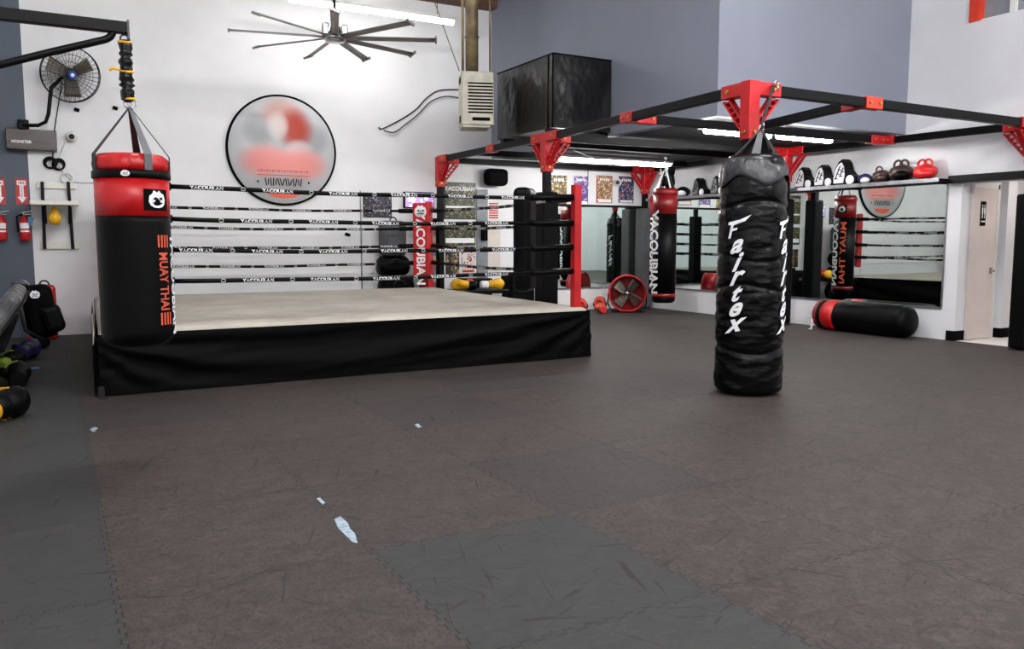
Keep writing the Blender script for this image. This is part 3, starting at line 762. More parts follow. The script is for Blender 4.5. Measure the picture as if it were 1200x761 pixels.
fb2 = onbag(bx, by, RB, cb + 1.7); w.cur = 3; w.text('MUAY THAI', rot90(fb2, (z0 + .2 + zr) / 2 - .03), size=.14, bold=.02, sub=2, wx=1.6)
w.cur = 2; w.text('YACOUBIAN', rot90(onbag(bx, by, RB, cb + 2.55), (z0 + .2 + zr) / 2), size=.2, bold=.03, sub=2, wx=1.15)
fe = onbag(bx, by, RB, cb + 1.9); w.cur = 4; w.grid(lambda u, v: fe((u - .5) * .17, zr + .16 + (v - .5) * .14, -.002), 8, 2); emblem(w, lambda x, y, e: fe(x, zr + .16 + y, e + .002), .12, 2, 4)
w.build('bag_body', ['black_vinyl', 'dark_red', 'white_print', 'orange_print', 'black_matte'], thin)
w = MB(); w.lathe([(RB + .005, z1 - .1), (RB + .012, z1 - .09), (RB + .012, z1 - .05), (RB, z1 - .03), (RB - .02, z1), (.04, z1 - .01), (0, z1 - .01)], 40, (bx, by, 0), rad=lambda a, z, r: r * (1 + .02 * math.sin(a * 20))); w.build('top_cover', 'dark_red', thin)
za = pD(776, 197, dB).z
for i in range(4):
    a = cb + .5 + i * PI / 2; w = MB(); w.beam((bx, by, za), (bx + math.cos(a) * RB * .95, by + math.sin(a) * RB * .95, z1 - .03), .03, .006, up=(math.cos(a), math.sin(a), 0)); w.build('strap', 'cable_white' if i in (0, 3) else 'black_webbing', thin)
w = MB(); zz = za; k = 0
while zz < ZR1 - .1: w.torus((bx, by, zz), .016, .005, Matrix.Rotation(PI / 2, 3, 'X' if k % 2 else 'Y'), 12, 6); zz += .028; k += 1
w.build('chain', 'chrome', thin)

dup(thin, (10.15, 12.36, thin.location.z), .4, 'slim red-topped bag right behind the near one, seen in the corner mirror')
# --- lying bag
lx = 10.76; Rl = .235; ya, yb_ = pX(1069, 385, lx).y, pX(962, 372, lx).y
lie = thing('lying_bag', 'black punching bag with red end lying along the wall', 'punching bag', (lx, (ya + yb_) / 2, 0))
RY = Matrix.Rotation(-PI / 2, 3, 'X')   # lathe axis z -> +y
Lb = yb_ - ya
def wl(a, z, r): return r * (1 + .02 * noise.noise(V((math.cos(a) * 2, math.sin(a) * 2, z * 5))))
w = MB(); pr = bagprof(Rl, 0, Lb * .76, .13, 14); w.lathe(pr, 40, (lx, ya, Rl + .002), RY, rad=wl)
w.cur = 1; w.lathe([(Rl * 1.004, Lb * .76), (Rl * 1.004, Lb * .9)], 40, (lx, ya, Rl + .002), RY, rad=wl)
w.build('bag_body', ['black_vinyl', 'red_vinyl'], lie)
w = MB(); w.lathe([(Rl * 1.004, Lb * .9), (Rl * 1.01, Lb * .92), (Rl * 1.0, Lb * .95)], 40, (lx, ya, Rl + .002), RY); w.cur = 1
w.lathe([(Rl, Lb * .95), (Rl * .97, Lb * .99), (Rl * .8, Lb * 1.0), (.04, Lb * .97), (0, Lb * .97)], 40, (lx, ya, Rl + .002), RY); w.build('end_cover', ['black_vinyl', 'dark_red'], lie)
w = MB(); w.beam((lx - .18, yb_ - .01, .36), (lx - .24, yb_ - .02, .012), .03, .01, up=(1, 0, 0)); w.torus((lx - .27, yb_ - .03, .012), .03, .006); w.build('strap', ['cable_white'], lie)

# ============================================================ FANS
# wall fan
fc = pY(82, 87, 13.55); RW = .385
wf = thing('wall_fan', 'round black caged fan on a bent pipe, left of the heavy bag arm', 'fan', fc)
nd = (CAM - fc).normalized(); nd = (nd + V((.25, 0, -.1))).normalized(); ur = V((0, 0, 1)).cross(nd).normalized(); uu = nd.cross(ur); MW = Matrix((ur, uu, nd)).transposed()
w = MB()
for rr, dd in ((RW, .0), (RW, .06), (RW * .72, .10), (RW * .45, .12), (RW * .2, .13), (RW * .72, -.06), (RW * .45, -.08)): w.torus(fc + nd * dd, rr, .007 if rr == RW else .003, MW, 40, 6)
for k in range(36):
    a = 2 * PI * k / 36; r_ = ur * math.cos(a) + uu * math.sin(a); w.path([fc + r_ * .07 + nd * .13, fc + r_ * RW * .6 + nd * .115, fc + r_ * RW + nd * .06, fc + r_ * RW - nd * .0, fc + r_ * RW * .6 - nd * .07, fc + r_ * .1 - nd * .09], .0028, 5)
w.build('cage', 'black_steel', wf)
for a in (.62, 2.75, 4.85):
    w = MB(); r_ = ur * math.cos(a) + uu * math.sin(a); t_ = -ur * math.sin(a) + uu * math.cos(a)
    w.grid(lambda u, v: fc + r_ * (.07 + u * (RW * .82 - .07)) + t_ * ((v - .5) * (.15 + .06 * u)) + nd * ((v - .5) * .09 + .01), 5, 5); w.build('blade', 'steel_blade', wf, solid=.006)
w = MB(); w.lathe([(0, .145), (.05, .14), (.06, .12), (.06, .06)], 20, fc, MW);
w = MB(); w.lathe([(.058, .08), (.058, .125), (.045, .138), (0, .14)], 24, fc, MW); w.cur = 1; w.lathe([(.028, .1385), (.02, .1405), (0, .141)], 14, fc, MW); w.build('hub', ['blue_vinyl', 'white_print'], wf)
w = MB(); w.lathe([(.09, -.22), (.09, -.05), (.05, 0)], 20, fc, MW); w.build('motor', 'steel_blade', wf)
e1 = pY(60, 100, 13.6); e2 = pY(57, 138, 13.6); e3 = pY(45, 147, 13.65); e4 = pY(28, 147, 13.75)
w = MB(); w.path([fc - nd * .15, e1 + V((0, 0, -.03)), e1.lerp(e2, .3), e2 + V((-.0, 0, .05)), e2 + V((-.04, .02, -.06)), e3, e4, V((e4.x, YB, e4.z))], .026, 12); w.build('pipe_arm', 'black_steel', wf)
w = MB(); w.wbox(e4.x - .08, e4.x + .06, YB - .06, YB, e4.z - .1, e4.z + .1, bev=.01); w.box((e4.x - .02, YB - .14, e4.z), (.1, .14, .12), bev=.02); w.build('wall_mount', 'black_steel', wf)
# dark wooden panel speaker beneath
a, b = pY(6, 149, 13.8), pY(67, 173, 13.8)
t = thing('soundbar', 'dark wooden box with a white word below the wall fan', 'speaker', (a.x, 13.9, b.z))
zc = (pY(6, 161, 13.8).z + pY(67, 164.5, 13.8).z) / 2
MB().wbox(a.x, b.x, 13.76, YB, zc - .16, zc + .13, bev=.008).build('casing', 'wood_dark', t)
w = MB(); w.text('MONSTER', lambda x, y: V((pY(25, 165, 13.76).x + x, 13.757, zc - .05 + y)), size=.055, bold=.02); w.build('lettering', 'white_print', t)

# ceiling fan
cc = V((3.46, 11.05, 4.1))
cf_ = thing('ceiling_fan', 'large nine-blade silver ceiling fan hanging above the ring', 'fan', cc)
w = MB(); w.tube(cc + V((0, 0, .3)), V((cc.x, cc.y, ZT)), .022); w.lathe([(.05, .12), (.035, .3), (.06, .32), (.02, .42)], 16, cc); w.build('downrod', 'grey_steel', cf_)
w = MB(); w.lathe([(0, -.04), (.12, -.035), (.15, .0), (.15, .05), (.09, .08), (.07, .16), (.0, .17)], 28, cc); w.build('motor', 'chrome', cf_)
w = MB()
for dx in (-.10, .10): w.wbox(cc.x + dx * 1.3 - .04, cc.x + dx * 1.3 + .04, cc.y - .05, cc.y + .05, cc.z + .04, cc.z + .2, bev=.02)
w.sep('motor_cover', 'chrome', cf_)
tips = [(478, 29), (510, 49), (490, 67), (434, 75), (357, 72), (297, 58), (270, 38), (305, 20), (392, 16)]
for i, (x, y) in enumerate(tips):
    p = fl(x, y, 4.1); d = (p - cc); d.z = 0; a = math.atan2(d.y, d.x); Lb_ = 1.36
    r_ = V((math.cos(a), math.sin(a), 0)); t_ = V((-math.sin(a), math.cos(a), 0))
    w = MB()
    w.grid(lambda u, v: cc + r_ * (.12 + u * (Lb_ - .12)) + t_ * ((v - .5) * (.095 + .01 * u)) + V((0, 0, (v - .5) * -.03 + .02 * math.sin(PI * v) + .02)), 6, 5)
    w.beam(cc + r_ * (Lb_ - .01) + t_ * -.065 + V((0, 0, .05)), cc + r_ * (Lb_ - .01) + t_ * .065 + V((0, 0, .0)), .02, .03)
    w.build('blade', 'fan_blade', cf_, solid=.008)

# floor drum fan
ff = V((9.93, 13.06, .375)); nd = V((CAM.x - ff.x + 1.0, CAM.y - ff.y, 0)).normalized(); ur = V((0, 0, 1)).cross(nd).normalized(); uu = V((0, 0, 1)); MF = Matrix((ur, uu, nd)).transposed()
df = thing('drum_fan', 'round red drum fan with grey blades on the floor in the corner', 'fan', (ff.x, ff.y, 0))
w = MB(); w.lathe([(.345, -.15), (.36, -.15), (.36, .12), (.345, .12), (.34, .1), (.34, -.15)], 44, ff, MF); w.torus(ff + nd * .12, .355, .018, MF, 44); w.torus(ff - nd * .15, .355, .014, MF, 44); w.build('drum', 'red_steel', df)
for a in (.85, 2.42, 3.99, 5.56):
    r_ = ur * math.cos(a) + uu * math.sin(a); t_ = -ur * math.sin(a) + uu * math.cos(a); w = MB()
    w.grid(lambda u, v: ff + r_ * (.04 + u * .28) + t_ * ((v - .5) * (.12 + .12 * u)) + nd * ((v - .5) * .1), 5, 5); w.build('blade', 'steel_blade', df, solid=.006)
w = MB(); w.lathe([(.05, -.06), (.055, .04), (.03, .07), (0, .072)], 20, ff, MF); w.build('hub', 'chrome', df)
w = MB()
for rr in (.30, .22, .14, .07): w.torus(ff + nd * .125, rr, .003, MF, 36, 5)
for k in range(8): a = k * PI / 4 + .3; r_ = ur * math.cos(a) + uu * math.sin(a); w.tube(ff + nd * .125 + r_ * .04, ff + nd * .125 + r_ * .35, .003, 5)
w.build('guard', 'black_steel', df)
w = MB()
for sg in (-1, 1): w.path([ff + ur * sg * .37 + V((0, 0, 0)), ff + ur * sg * .38 + V((0, 0, -.2)), ff + ur * sg * .30 + V((0, 0, -.36)) + nd * .16, ff + V((0, 0, -.36)) + nd * .16], .014, 8)
w.path([ff + ur * -.30 + V((0, 0, -.36)) + nd * .16, ff + ur * -.30 + V((0, 0, -.36)) - nd * .16, ff + ur * .30 + V((0, 0, -.36)) - nd * .16, ff + ur * .30 + V((0, 0, -.36)) + nd * .16], .014, 8); w.build('stand', 'black_steel', df)

# ============================================================ GLOVES, MITTS, PADS
def glove_parts(root, m1, m2, s=1.0):
    """boxing glove lying, fist towards +x"""
    w = MB(); w.ball((.06 * s, 0, .075 * s), (.105 * s, .075 * s, .072 * s), warp=lambda v: V((v.x, v.y * (1 - .15 * (v.x / .1 / s)), v.z * (1.0 + .12 * math.sin(v.x * 25 / s)))))
    w.ball((.0, 0, .07 * s), (.10 * s, .062 * s, .058 * s)); w.build('fist', m1, root, world=False)
    w = MB(); w.path([(-.03 * s, .05 * s, .075 * s), (.03 * s, .085 * s, .085 * s), (.09 * s, .075 * s, .09 * s)], [.026 * s, .032 * s, .022 * s], 12); w.ball((.09 * s, .075 * s, .09 * s), .022 * s, n=12, m=8); w.build('thumb', m1, root, world=False)
    w = MB(); w.lathe([(.046 * s, -.0), (.055 * s, .02 * s), (.055 * s, .09 * s), (.048 * s, .105 * s), (.03 * s, .10 * s)], 24, (-.17 * s, 0, .062 * s), Matrix.Rotation(PI / 2, 3, 'Y')); w.build('cuff', m2, root, world=False)
def glove(loc, rz, label, m1, m2, s=1, name='boxing_glove', group=None, tilt=0):
    t = thing(name, label, 'boxing glove', loc, rz, group); t.rotation_euler.x = tilt; glove_parts(t, m1, m2, s); return t

# shelf on the right wall
ZS = 2.27
sh = thing('wall_shelf', 'long black steel shelf above the right wall mirrors', 'shelf', (XR, 10.2, ZS - .05))
w = MB(); w.wbox(XR - .26, XR, 7.15, 13.6, ZS - .03, ZS); w.build('shelf_board', 'black_steel', sh)
w = MB(); w.wbox(XR - .275, XR - .26, 7.15, 13.6, ZS - .045, ZS + .01); w.build('shelf_edge', 'silver', sh)
w = MB()
for y in (7.3, 8.8, 10.4, 12, 13.4): w.wbox(XR - .25, XR, y - .02, y + .02, ZS - .06, ZS - .03)
w.sep('shelf_bracket', 'black_steel', sh)
tag(MB().wbox(XR - .09, XR - .001, 5.0, 7.14, ZS - .06, ZS + .04, bev=.006).build('steel_rail', 'black_steel'), 'black steel rail over the restroom passage, continuing the shelf', 'rail')

def thai_pad(label, px, py, m_face, flip=1, s=1.0, white=True, group=None):
    """curved focus pad standing on its edge, hump up, tail with a round patch"""
    p = pX(px, py, XR - .13); t = thing('focus_pad', label, 'training pad', (XR - .13, p.y, ZS + .001), group=group)
    # outline in the (y, z) plane; -y is to the right in the photo
    O = [(.16, 0), (.17, .08), (.13, .2), (.07, .28), (0, .31), (-.05, .27), (-.09, .18), (-.15, .13), (-.23, .10), (-.25, .04), (-.23, 0)]
    O = [(a * s * flip, b * s * 1.3) for a, b in O]
    w = MB(); w.prism(O, (-.07, 0, 0), (0, 1, 0), (0, 0, 1), (1, 0, 0), .16); w.build('pad_body', 'black_vinyl', t, world=False)
    I = [(.14, .03), (.145, .09), (.11, .19), (.06, .25), (.01, .27), (-.03, .22), (-.05, .12), (-.03, .03)]
    w = MB(); w.prism([(a * s * flip, b * s * 1.3) for a, b in I], (-.085, 0, 0), (0, 1, 0), (0, 0, 1), (1, 0, 0), .02)
    if white:
        w.cur = 1
        for k in range(5):
            y0 = .10 - k * .028; zc = .05 + (k * 37 % 5) * .028
            w.box((-.087, y0 * s * flip, (zc + .06) * s * 1.2), (.003, .018 * s, .08 * s), Matrix.Rotation(.5, 3, 'X'))
            w.box((-.087, (y0 - .01) * s * flip, (zc + .04) * s * 1.2), (.003, .05 * s, .014 * s), Matrix.Rotation(.3, 3, 'X'))
    w.build('face_panel', [m_face, 'black_matte'], t, world=False)
    w = MB(); w.lathe([(.072 * s, 0), (.072 * s, .012), (.065 * s, .018), (0, .018)], 22, (-.07, -.15 * s * flip, .078 * s), Matrix.Rotation(-PI / 2, 3, 'Y')); w.build('round_patch', 'white_print', t, world=False)
    return t
thai_pad('white faced training pad, first on the shelf right of the tall bag', 943, 215, 'white_print', s=.86)
thai_pad('white faced training pad, second on the shelf right of the tall bag', 966, 214, 'white_print', s=.88)
thai_pad('white faced training pad with a big round patch beside the navy mitt', 990, 212, 'white_print', s=1.02)
thai_pad('grey faced training pad on the shelf nearest the tall bag, left side', 842, 226, 'silver', s=.86)
thai_pad('grey faced training pad beside the folded black mitt on the shelf', 820, 227, 'silver', s=.84)
def lump(name, label, cat, px, py, m1, m2, s=1, straps=0):
    p = pX(px, py, XR - .13); t = thing(name, label, cat, (XR - .13, p.y, ZS + .001))
    w = MB(); w.ball((0, 0, .085 * s), (.11 * s, .12 * s, .085 * s), warp=lambda v: v * (1 + .12 * noise.noise(v * 14))); w.build('mitt_body', m1, t, world=False)
    w = MB()
    w.ball((-.05 * s, -.04 * s, .06 * s), (.075 * s, .08 * s, .055 * s)); w.build('palm_cushion', m2, t, world=False)
    for k in range(straps):
        q = MB(); q.torus((0, (.04 - k * .07) * s, .17 * s), .045 * s, .012 * s, Matrix.Rotation(PI / 2, 3, 'Y'), 18, 7); q.build('strap', m1, t, world=False)
    return t
lump('punching_mitt', 'small navy and white mitt between pads and brown mitts', 'mitt', 1014, 209, 'blue', 'white_print', .95)
a_ = lump('punching_mitt', 'black folded mitt with white patch at the far shelf end', 'mitt', 800, 229, 'black_vinyl', 'white_print', 1.2)
lump('punching_mitt', 'brown leather mitt with a strap loop beside the navy mitt', 'mitt', 1033, 208, 'brown_leather', 'brown_leather', 1.15, 1)
lump('punching_mitt', 'larger brown leather mitt with two strap loops beside the red mitt', 'mitt', 1056, 207, 'brown_leather', 'black_vinyl', 1.45, 2)
lump('punching_mitt', 'bright red leather mitt with loops at the right shelf end', 'mitt', 1084, 205, 'red_leather', 'red_leather', 1.35, 2)
# black glove hanging near the thin bag
g = glove(pD(787, 211, 14.6), 1.2, 'black glove hung behind the straps of the slim bag', 'black_vinyl', 'black_vinyl', 1.3); g.rotation_euler.y = 1.3
w = MB(); w.tube((-.2, 0, .08), (-.5, 0, .08), .006, 6); w.build('lace', 'black_webbing', g, world=False)

# ============================================================ BACK WALL ITEMS
def poster(name, label, x0, y0, x1, y1, mats, extra=None, cat='poster'):
    a, b = pY(x0, y0, YB), pY(x1, y1, YB)
    a.z, b.z = (pY(x0, y0, YB).z + pY(x1, y0, YB).z) / 2, (pY(x0, y1, YB).z + pY(x1, y1, YB).z) / 2
    c = V(((a.x + b.x) / 2, YB - .012, (a.z + b.z) / 2)); t = thing(name, label, cat, c)
    W_, H_ = b.x - a.x, a.z - b.z
    MB().wbox(-W_ / 2, W_ / 2, 0, .012, -H_ / 2, H_ / 2).build('sheet', mats[0], t, world=False)
    w = MB()
    if extra: extra(w, W_, H_)
    if w.v: w.build('printed_area', mats[1:], t, world=False)
    return t
tv = postermat('tv_picture', 'b890dc', ['e0d0f4', '7a50a8', 'f4f0fa'], 9, 9); tb_ = tv.node_tree.nodes['Principled BSDF']; tv.node_tree.links.new(tb_.inputs['Base Color'].links[0].from_socket, tb_.inputs['Emission Color']); tb_.inputs['Emission Strength'].default_value = .55; MT['purple_screen'] = tv
MT['p_gold'] = postermat('poster_gold', '6a5434', ['c8a860', '2c2418', 'e8d8a0'], 1, 30)
MT['p_purple'] = postermat('poster_purple', '6a4a90', ['b49ad0', '3a2560', 'e0d8e8'], 2, 30)
MT['p_warm'] = postermat('poster_warm', '907050', ['d8a070', '4a2c20', 'e8e0c8'], 3, 30)
MT['p_blue'] = postermat('poster_blue', '28305a', ['b07860', '181c38', 'c8c8d8'], 4, 30)
MT['p_green'] = postermat('poster_green', '1e2214', ['5a5c38', '86804c', '0c0e08'], 5, 26)
MT['p_dark'] = postermat('poster_dark', '0c0a12', ['9a90a8', '1c1824', '584a68'], 6, 30)
MT['p_red'] = postermat('poster_red', 'd8d0c8', ['b03028', '5a1814', 'e8e0d8'], 7, 26)
MT['p_row'] = postermat('poster_row', '15130f', ['806848', 'b09870', '282418'], 8, 16)
def ex(mi_bar=1, bar=None, title=None, tcol=1, lines=0, block=False):
    def f(w, W_, H_):
        w.wbox(-W_ / 2 + .012, W_ / 2 - .012, -.004, 0, -H_ / 2 + .012, H_ / 2 - .012)
        w.cur = 1
        if title: w.text(title, lambda x, y: V((x, -.006, H_ * .33 + y)), size=min(H_ * .16, W_ / (.62 * len(title))), bold=.02)
        if block:
            for k_ in range(5): w.wbox(-W_ * .32 + k_ * W_ * .13, -W_ * .32 + k_ * W_ * .13 + W_ * .09, -.006, -.004, H_ * (.30 + .02 * (k_ % 2)), H_ * .40)
        if bar: w.wbox(-W_ / 2 + .03, W_ / 2 - .03, -.007, -.004, -H_ / 2 + bar[0] * H_, -H_ / 2 + bar[1] * H_)
        for k in range(lines): w.wbox(-W_ / 2 + .04, W_ / 2 - .04, -.007, -.004, H_ / 2 - (k + 1) * H_ / (lines + 1) - .012, H_ / 2 - (k + 1) * H_ / (lines + 1) + .012)
    return f
poster('fight_poster', 'gold and brown fight poster, leftmost of the four above the mirror', 645, 205, 664, 246, ['white_paint', 'p_gold', 'white_print'], ex(bar=(.03, .12), block=True))
poster('fight_poster', 'purple fight poster above the mirror', 672, 206, 689, 240, ['white_paint', 'p_purple', 'white_print'], ex(bar=(.02, .12), block=True))
poster('fight_poster', 'fight poster with red border and red strip above the mirror', 699, 206, 717, 238, ['red_steel', 'p_warm', 'white_print'], ex(bar=(.02, .14), block=True))
poster('fight_poster', 'dark blue fight poster behind the white camera', 725, 207, 742, 238, ['p_blue', 'p_blue', 'white_print'], ex(bar=(.02, .1), block=True))
poster('framed_poster', 'black poster with rows of white figures left of the red corner pad', 425, 228, 459, 255, ['black_matte', 'p_dark', 'white_print'], ex())
poster('framed_poster', 'dark green and gold poster with a large title, behind the ring', 520, 214, 557, 257, ['black_matte', 'p_green', 'white_print'], ex(title='YACOUBIAN', bar=(.3, .36)))
poster('framed_poster', 'dark green poster with white band and red centre behind the ring', 520, 262, 557, 288, ['black_matte', 'p_green', 'white_print'], ex(bar=(.12, .34)))
poster('fight_poster', 'white poster with red figures low behind the ring', 540, 295, 557, 320, ['white_paint', 'p_red', 'red_steel'], ex(bar=(.04, .14)))
poster('fight_poster', 'black poster with small portraits low behind the ring', 522, 295, 538, 322, ['black_matte', 'p_row', 'white_print'], ex())
def redlines(w, W_, H_):
    for k in range(7): w.wbox(-W_ / 2 + .03, W_ / 2 - .03, -.004, 0, H_ / 2 - (k + 1) * H_ / 8 - .014, H_ / 2 - (k + 1) * H_ / 8 + .014)
poster('notice_sheet', 'white notice with red text lines above the cream panel', 571, 236, 585, 258, ['white_paint', 'red_steel'], redlines, 'notice')
t = poster('wall_panel', 'tall cream panel on the wall below the red notice', 571, 259, 586, 318, ['cream'], None, 'panel')
# whiteboard-like bracket line and conduit
tag(MB().tube((4.76, YB - .015, .0), (4.76, YB - .015, 2.28), .012, 8).build('conduit', 'duct_grey'), 'thin grey conduit up the back wall left of the black poster', 'conduit')
# television
a, b = pY(472, 226, YB), pY(507, 242, YB)
t = thing('television', 'wall television with a purple picture behind the ring', 'television', ((a.x + b.x) / 2, YB - .05, b.z))
MB().wbox(a.x, b.x, YB - .07, YB, b.z - .04, a.z + .02, bev=.01).build('casing', 'black_matte', t)
MB().wbox(a.x + .02, b.x - .02, YB - .075, YB - .068, b.z - .02, a.z).build('screen', 'purple_screen', t)
# phone / intercom on grey strip
a, b = pY(558, 222, YB), pY(571, 320, YB)
tag(MB().wbox(a.x, b.x, YB - .03, YB, .3, a.z).build('wall_strip', 'duct_grey'), 'grey vertical boxing on the wall carrying the black telephone', 'boxing')
a, b = pY(564, 263, YB - .06), pY(571, 282, YB - .06)
t = thing('wall_telephone', 'black wall telephone behind the ring', 'telephone', ((a.x + b.x) / 2, YB - .06, b.z))
MB().wbox(a.x, b.x, YB - .09, YB - .03, b.z, a.z, bev=.012).build('telephone_base', 'black_matte', t)
w = MB(); w.path([(a.x + .03, YB - .10, a.z - .02), (a.x + .02, YB - .13, a.z - .1), (a.x + .02, YB - .13, b.z + .1), (a.x + .03, YB - .10, b.z + .02)], [.028, .018, .018, .028], 10); w.build('handset', 'black_vinyl', t)
# black speaker under the rig
a, b = pY(564, 198, YB), pY(589, 219, YB)
t = thing('wall_speaker', 'rounded black speaker high on the wall below the rig', 'speaker', ((a.x + b.x) / 2, YB - .15, b.z))
MB().wbox(a.x, b.x, YB - .28, YB - .03, b.z, a.z, bev=.09).build('casing', 'black_matte', t)
w = MB(); w.wbox((a.x + b.x) / 2 - .04, (a.x + b.x) / 2 + .04, YB - .04, YB, b.z + .08, a.z - .08); w.build('bracket', 'black_steel', t)
# tall narrow media rack with coloured cases
a, b = pY(500, 258, YB), pY(507, 335, YB)
t = thing('case_rack', 'narrow black rack of pastel cases beside the rig leg', 'rack', ((a.x + b.x) / 2, YB - .15, 0))
w = MB(); w.wbox(a.x - .03, a.x, YB - .2, YB, 0, a.z); w.wbox(b.x, b.x + .03, YB - .2, YB, 0, a.z); w.wbox(a.x, b.x, YB - .03, YB, 0, a.z); w.wbox(a.x - .03, b.x + .03, YB - .2, YB, a.z, a.z + .03); w.build('rack_frame', 'black_matte', t)
MT['cs1'] = mat('case_pale', '8ca0a0', .5); MT['cs2'] = mat('case_tan', 'a08c60', .5); MT['cs3'] = mat('case_teal', '3c6a88', .5); MT['cs4'] = mat('case_red', '8c4438', .5)
z = .05; k = 0
while z < a.z - .1:
    hgt = .05 + .03 * (k * 7 % 3)
    tag(MB().wbox(a.x + .01, b.x - .01, YB - .19, YB - .035, z, z + hgt - .004).build('storage_case', ['cs1', 'cs2', 'cs3', 'cs4'][(k * 5) % 4]), 'small coloured case stacked in the narrow black rack', 'case', 'cases in the narrow rack'); z += hgt; k += 1
tag(MB().wbox(a.x + .005, b.x - .005, YB - .2, YB - .03, .0, .048).build('storage_case', 'black_matte'), 'flat black case at the foot of the narrow rack', 'case')
# rolled red banner pad beside it
a = pY(491, 242, 13.8); b = pY(498, 335, 13.8)
t = thing('rolled_mat', 'tall rolled red mat standing behind the red corner pad', 'mat', ((a.x + b.x) / 2, 13.78, 0))
MB().lathe([(.06, 0), (.068, .02), (.068, a.z - .02), (.055, a.z)], 20, ((a.x + b.x) / 2, 13.78, 0)).build('roll', 'dark_red', t)
w = MB(); w.torus(((a.x + b.x) / 2, 13.78, a.z * .8), .07, .006); w.torus(((a.x + b.x) / 2, 13.78, a.z * .45), .07, .006); w.sep('tie', 'black_webbing', t)
# gear bags piled between ring and wall
def duffel(label, x, y, z, L_, r, m_, rz=0, name='gear_bag'):
    t = thing(name, label, 'gear bag', (x, y, z), rz)
    w = MB(); w.lathe([(0, -L_ / 2), (r * .8, -L_ / 2 + .01), (r, -L_ / 2 + .06), (r * 1.03, 0), (r, L_ / 2 - .06), (r * .8, L_ / 2 - .01), (0, L_ / 2)], 24, (0, 0, r * .9), Matrix.Rotation(PI / 2, 3, 'Y'), rad=lambda a, zz, rr: rr * (1 + .08 * noise.noise(V((math.cos(a) * 2, math.sin(a) * 2, zz * 6 + x))))); w.build('bag_body', m_, t, world=False)
    w = MB(); w.torus((0, -r * .98, r * 1.0), r * .6, .012, Matrix.Rotation(PI / 2, 3, 'X'), 18, 7, 0, PI); w.build('handle', 'black_webbing', t, world=False)
    w = MB(); w.box((0, -r * .98, r * .8), (L_ * .5, .05, r * .8), bev=.02); w.build('pocket', m_, t, world=False)
    return t
bx0 = pY(462, 300, 13.65).x
duffel('black duffel bag, bottom of the pile behind the ring', bx0, 13.66, 0, .62, .2, 'black_cloth')
duffel('black duffel bag, second from the floor behind the ring', bx0 + .03, 13.66, .42, .6, .19, 'black_cloth')
duffel('black duffel bag with blue tint, third in the pile behind the ring', bx0 - .02, 13.67, .82, .56, .17, 'black_vinyl')
t = thing('grey_backpack', 'grey backpack on top of the pile behind the ring', 'backpack', (bx0, 13.68, 1.14))
MB().wbox(bx0 - .25, bx0 + .22, 13.55, 13.82, 1.14, 1.76, bev=.09).build('bag_body', 'grey_fabric', t)
MB().wbox(bx0 - .18, bx0 + .15, 13.5, 13.56, 1.2, 1.5, bev=.03).build('pocket', 'grey_fabric', t)
w = MB(); w.torus((bx0, 13.68, 1.76), .06, .012, Mx); w.build('handle', 'black_webbing', t)
# black crates by the right of the ring (outside), gloves
def crate(label, x, y, z, sx, sy, sz):
    t = thing('equipment_case', label, 'case', (x, y, z)); MB().wbox(-sx / 2, sx / 2, -sy / 2, sy / 2, 0, sz * .78, bev=.02).build('case_body', 'black_vinyl', t, world=False)
    MB().wbox(-sx / 2 - .01, sx / 2 + .01, -sy / 2 - .01, sy / 2 + .01, sz * .78, sz, bev=.02).build('lid', 'black_vinyl', t, world=False)
    w = MB(); w.box((0, -sy / 2 - .012, sz * .72), (.08, .012, .06)); w.build('latch', 'silver', t, world=False)
crate('black equipment case on the floor behind the ring, left of the black pad', 6.85, 13.66, 0, .5, .42, .72)
crate('black equipment case below the black pad at the ring side', 7.6, 13.35, 0, .48, .42, .8)
yg = pY(556, 332, 12.9)
zt_ = 0.0
t = thing('low_bench', 'low black bench beside the ring under the yellow gloves', 'bench', (6.3, 12.9, 0))
# carries the yellow gloves just above canvas height
MB().wbox(6.0, 6.96, 12.5, 13.2, .5, .56, bev=.01).build('seat', 'black_vinyl', t)
for sx in (6.06, 6.9):
    for sy in (12.56, 13.12): MB().wbox(sx - .02, sx + .02, sy - .02, sy + .02, 0, .5).build('leg', 'black_steel', t)
glove((6.16, 12.72, .562), 2.9, 'yellow and black glove left of its twin on the low bench', 'yellow', 'black_vinyl', 1.35)
glove((6.72, 12.70, .562), -.2, 'yellow glove with white cuff on the low bench', 'yellow', 'white_print', 1.3)
glove((6.44, 13.0, .562), 1.3, 'red glove behind the yellow gloves on the low bench', 'red_leather', 'white_print', 1.2)

# security cameras
def seccam(label, px, py, w_):
    c = pY(px, py, YB - .1); t = thing('security_camera', label, 'camera', (c.x, YB, c.z))
    nd = (CAM - c).normalized(); w = MB(); w.tube((c.x, YB, c.z), (c.x, YB - .03, c.z), w_ * .9, 20); w.build('mount', 'white_paint', t)
    w = MB(); w.ball(c, w_); w.build('housing', 'white_paint', t)
    ur = V((0, 0, 1)).cross(nd).normalized(); uu = nd.cross(ur); w = MB(); w.lathe([(w_ * .5, 0), (w_ * .5, w_ * .95), (0, w_ * 1.0)], 16, c, Matrix((ur, uu, nd)).transposed()); w.build('lens', 'glass_dark', t)
seccam('white camera on the wall right of the dark wooden box', 84, 160, .075)
seccam('white camera beside the dark blue poster above the mirror', 724, 214, .08)
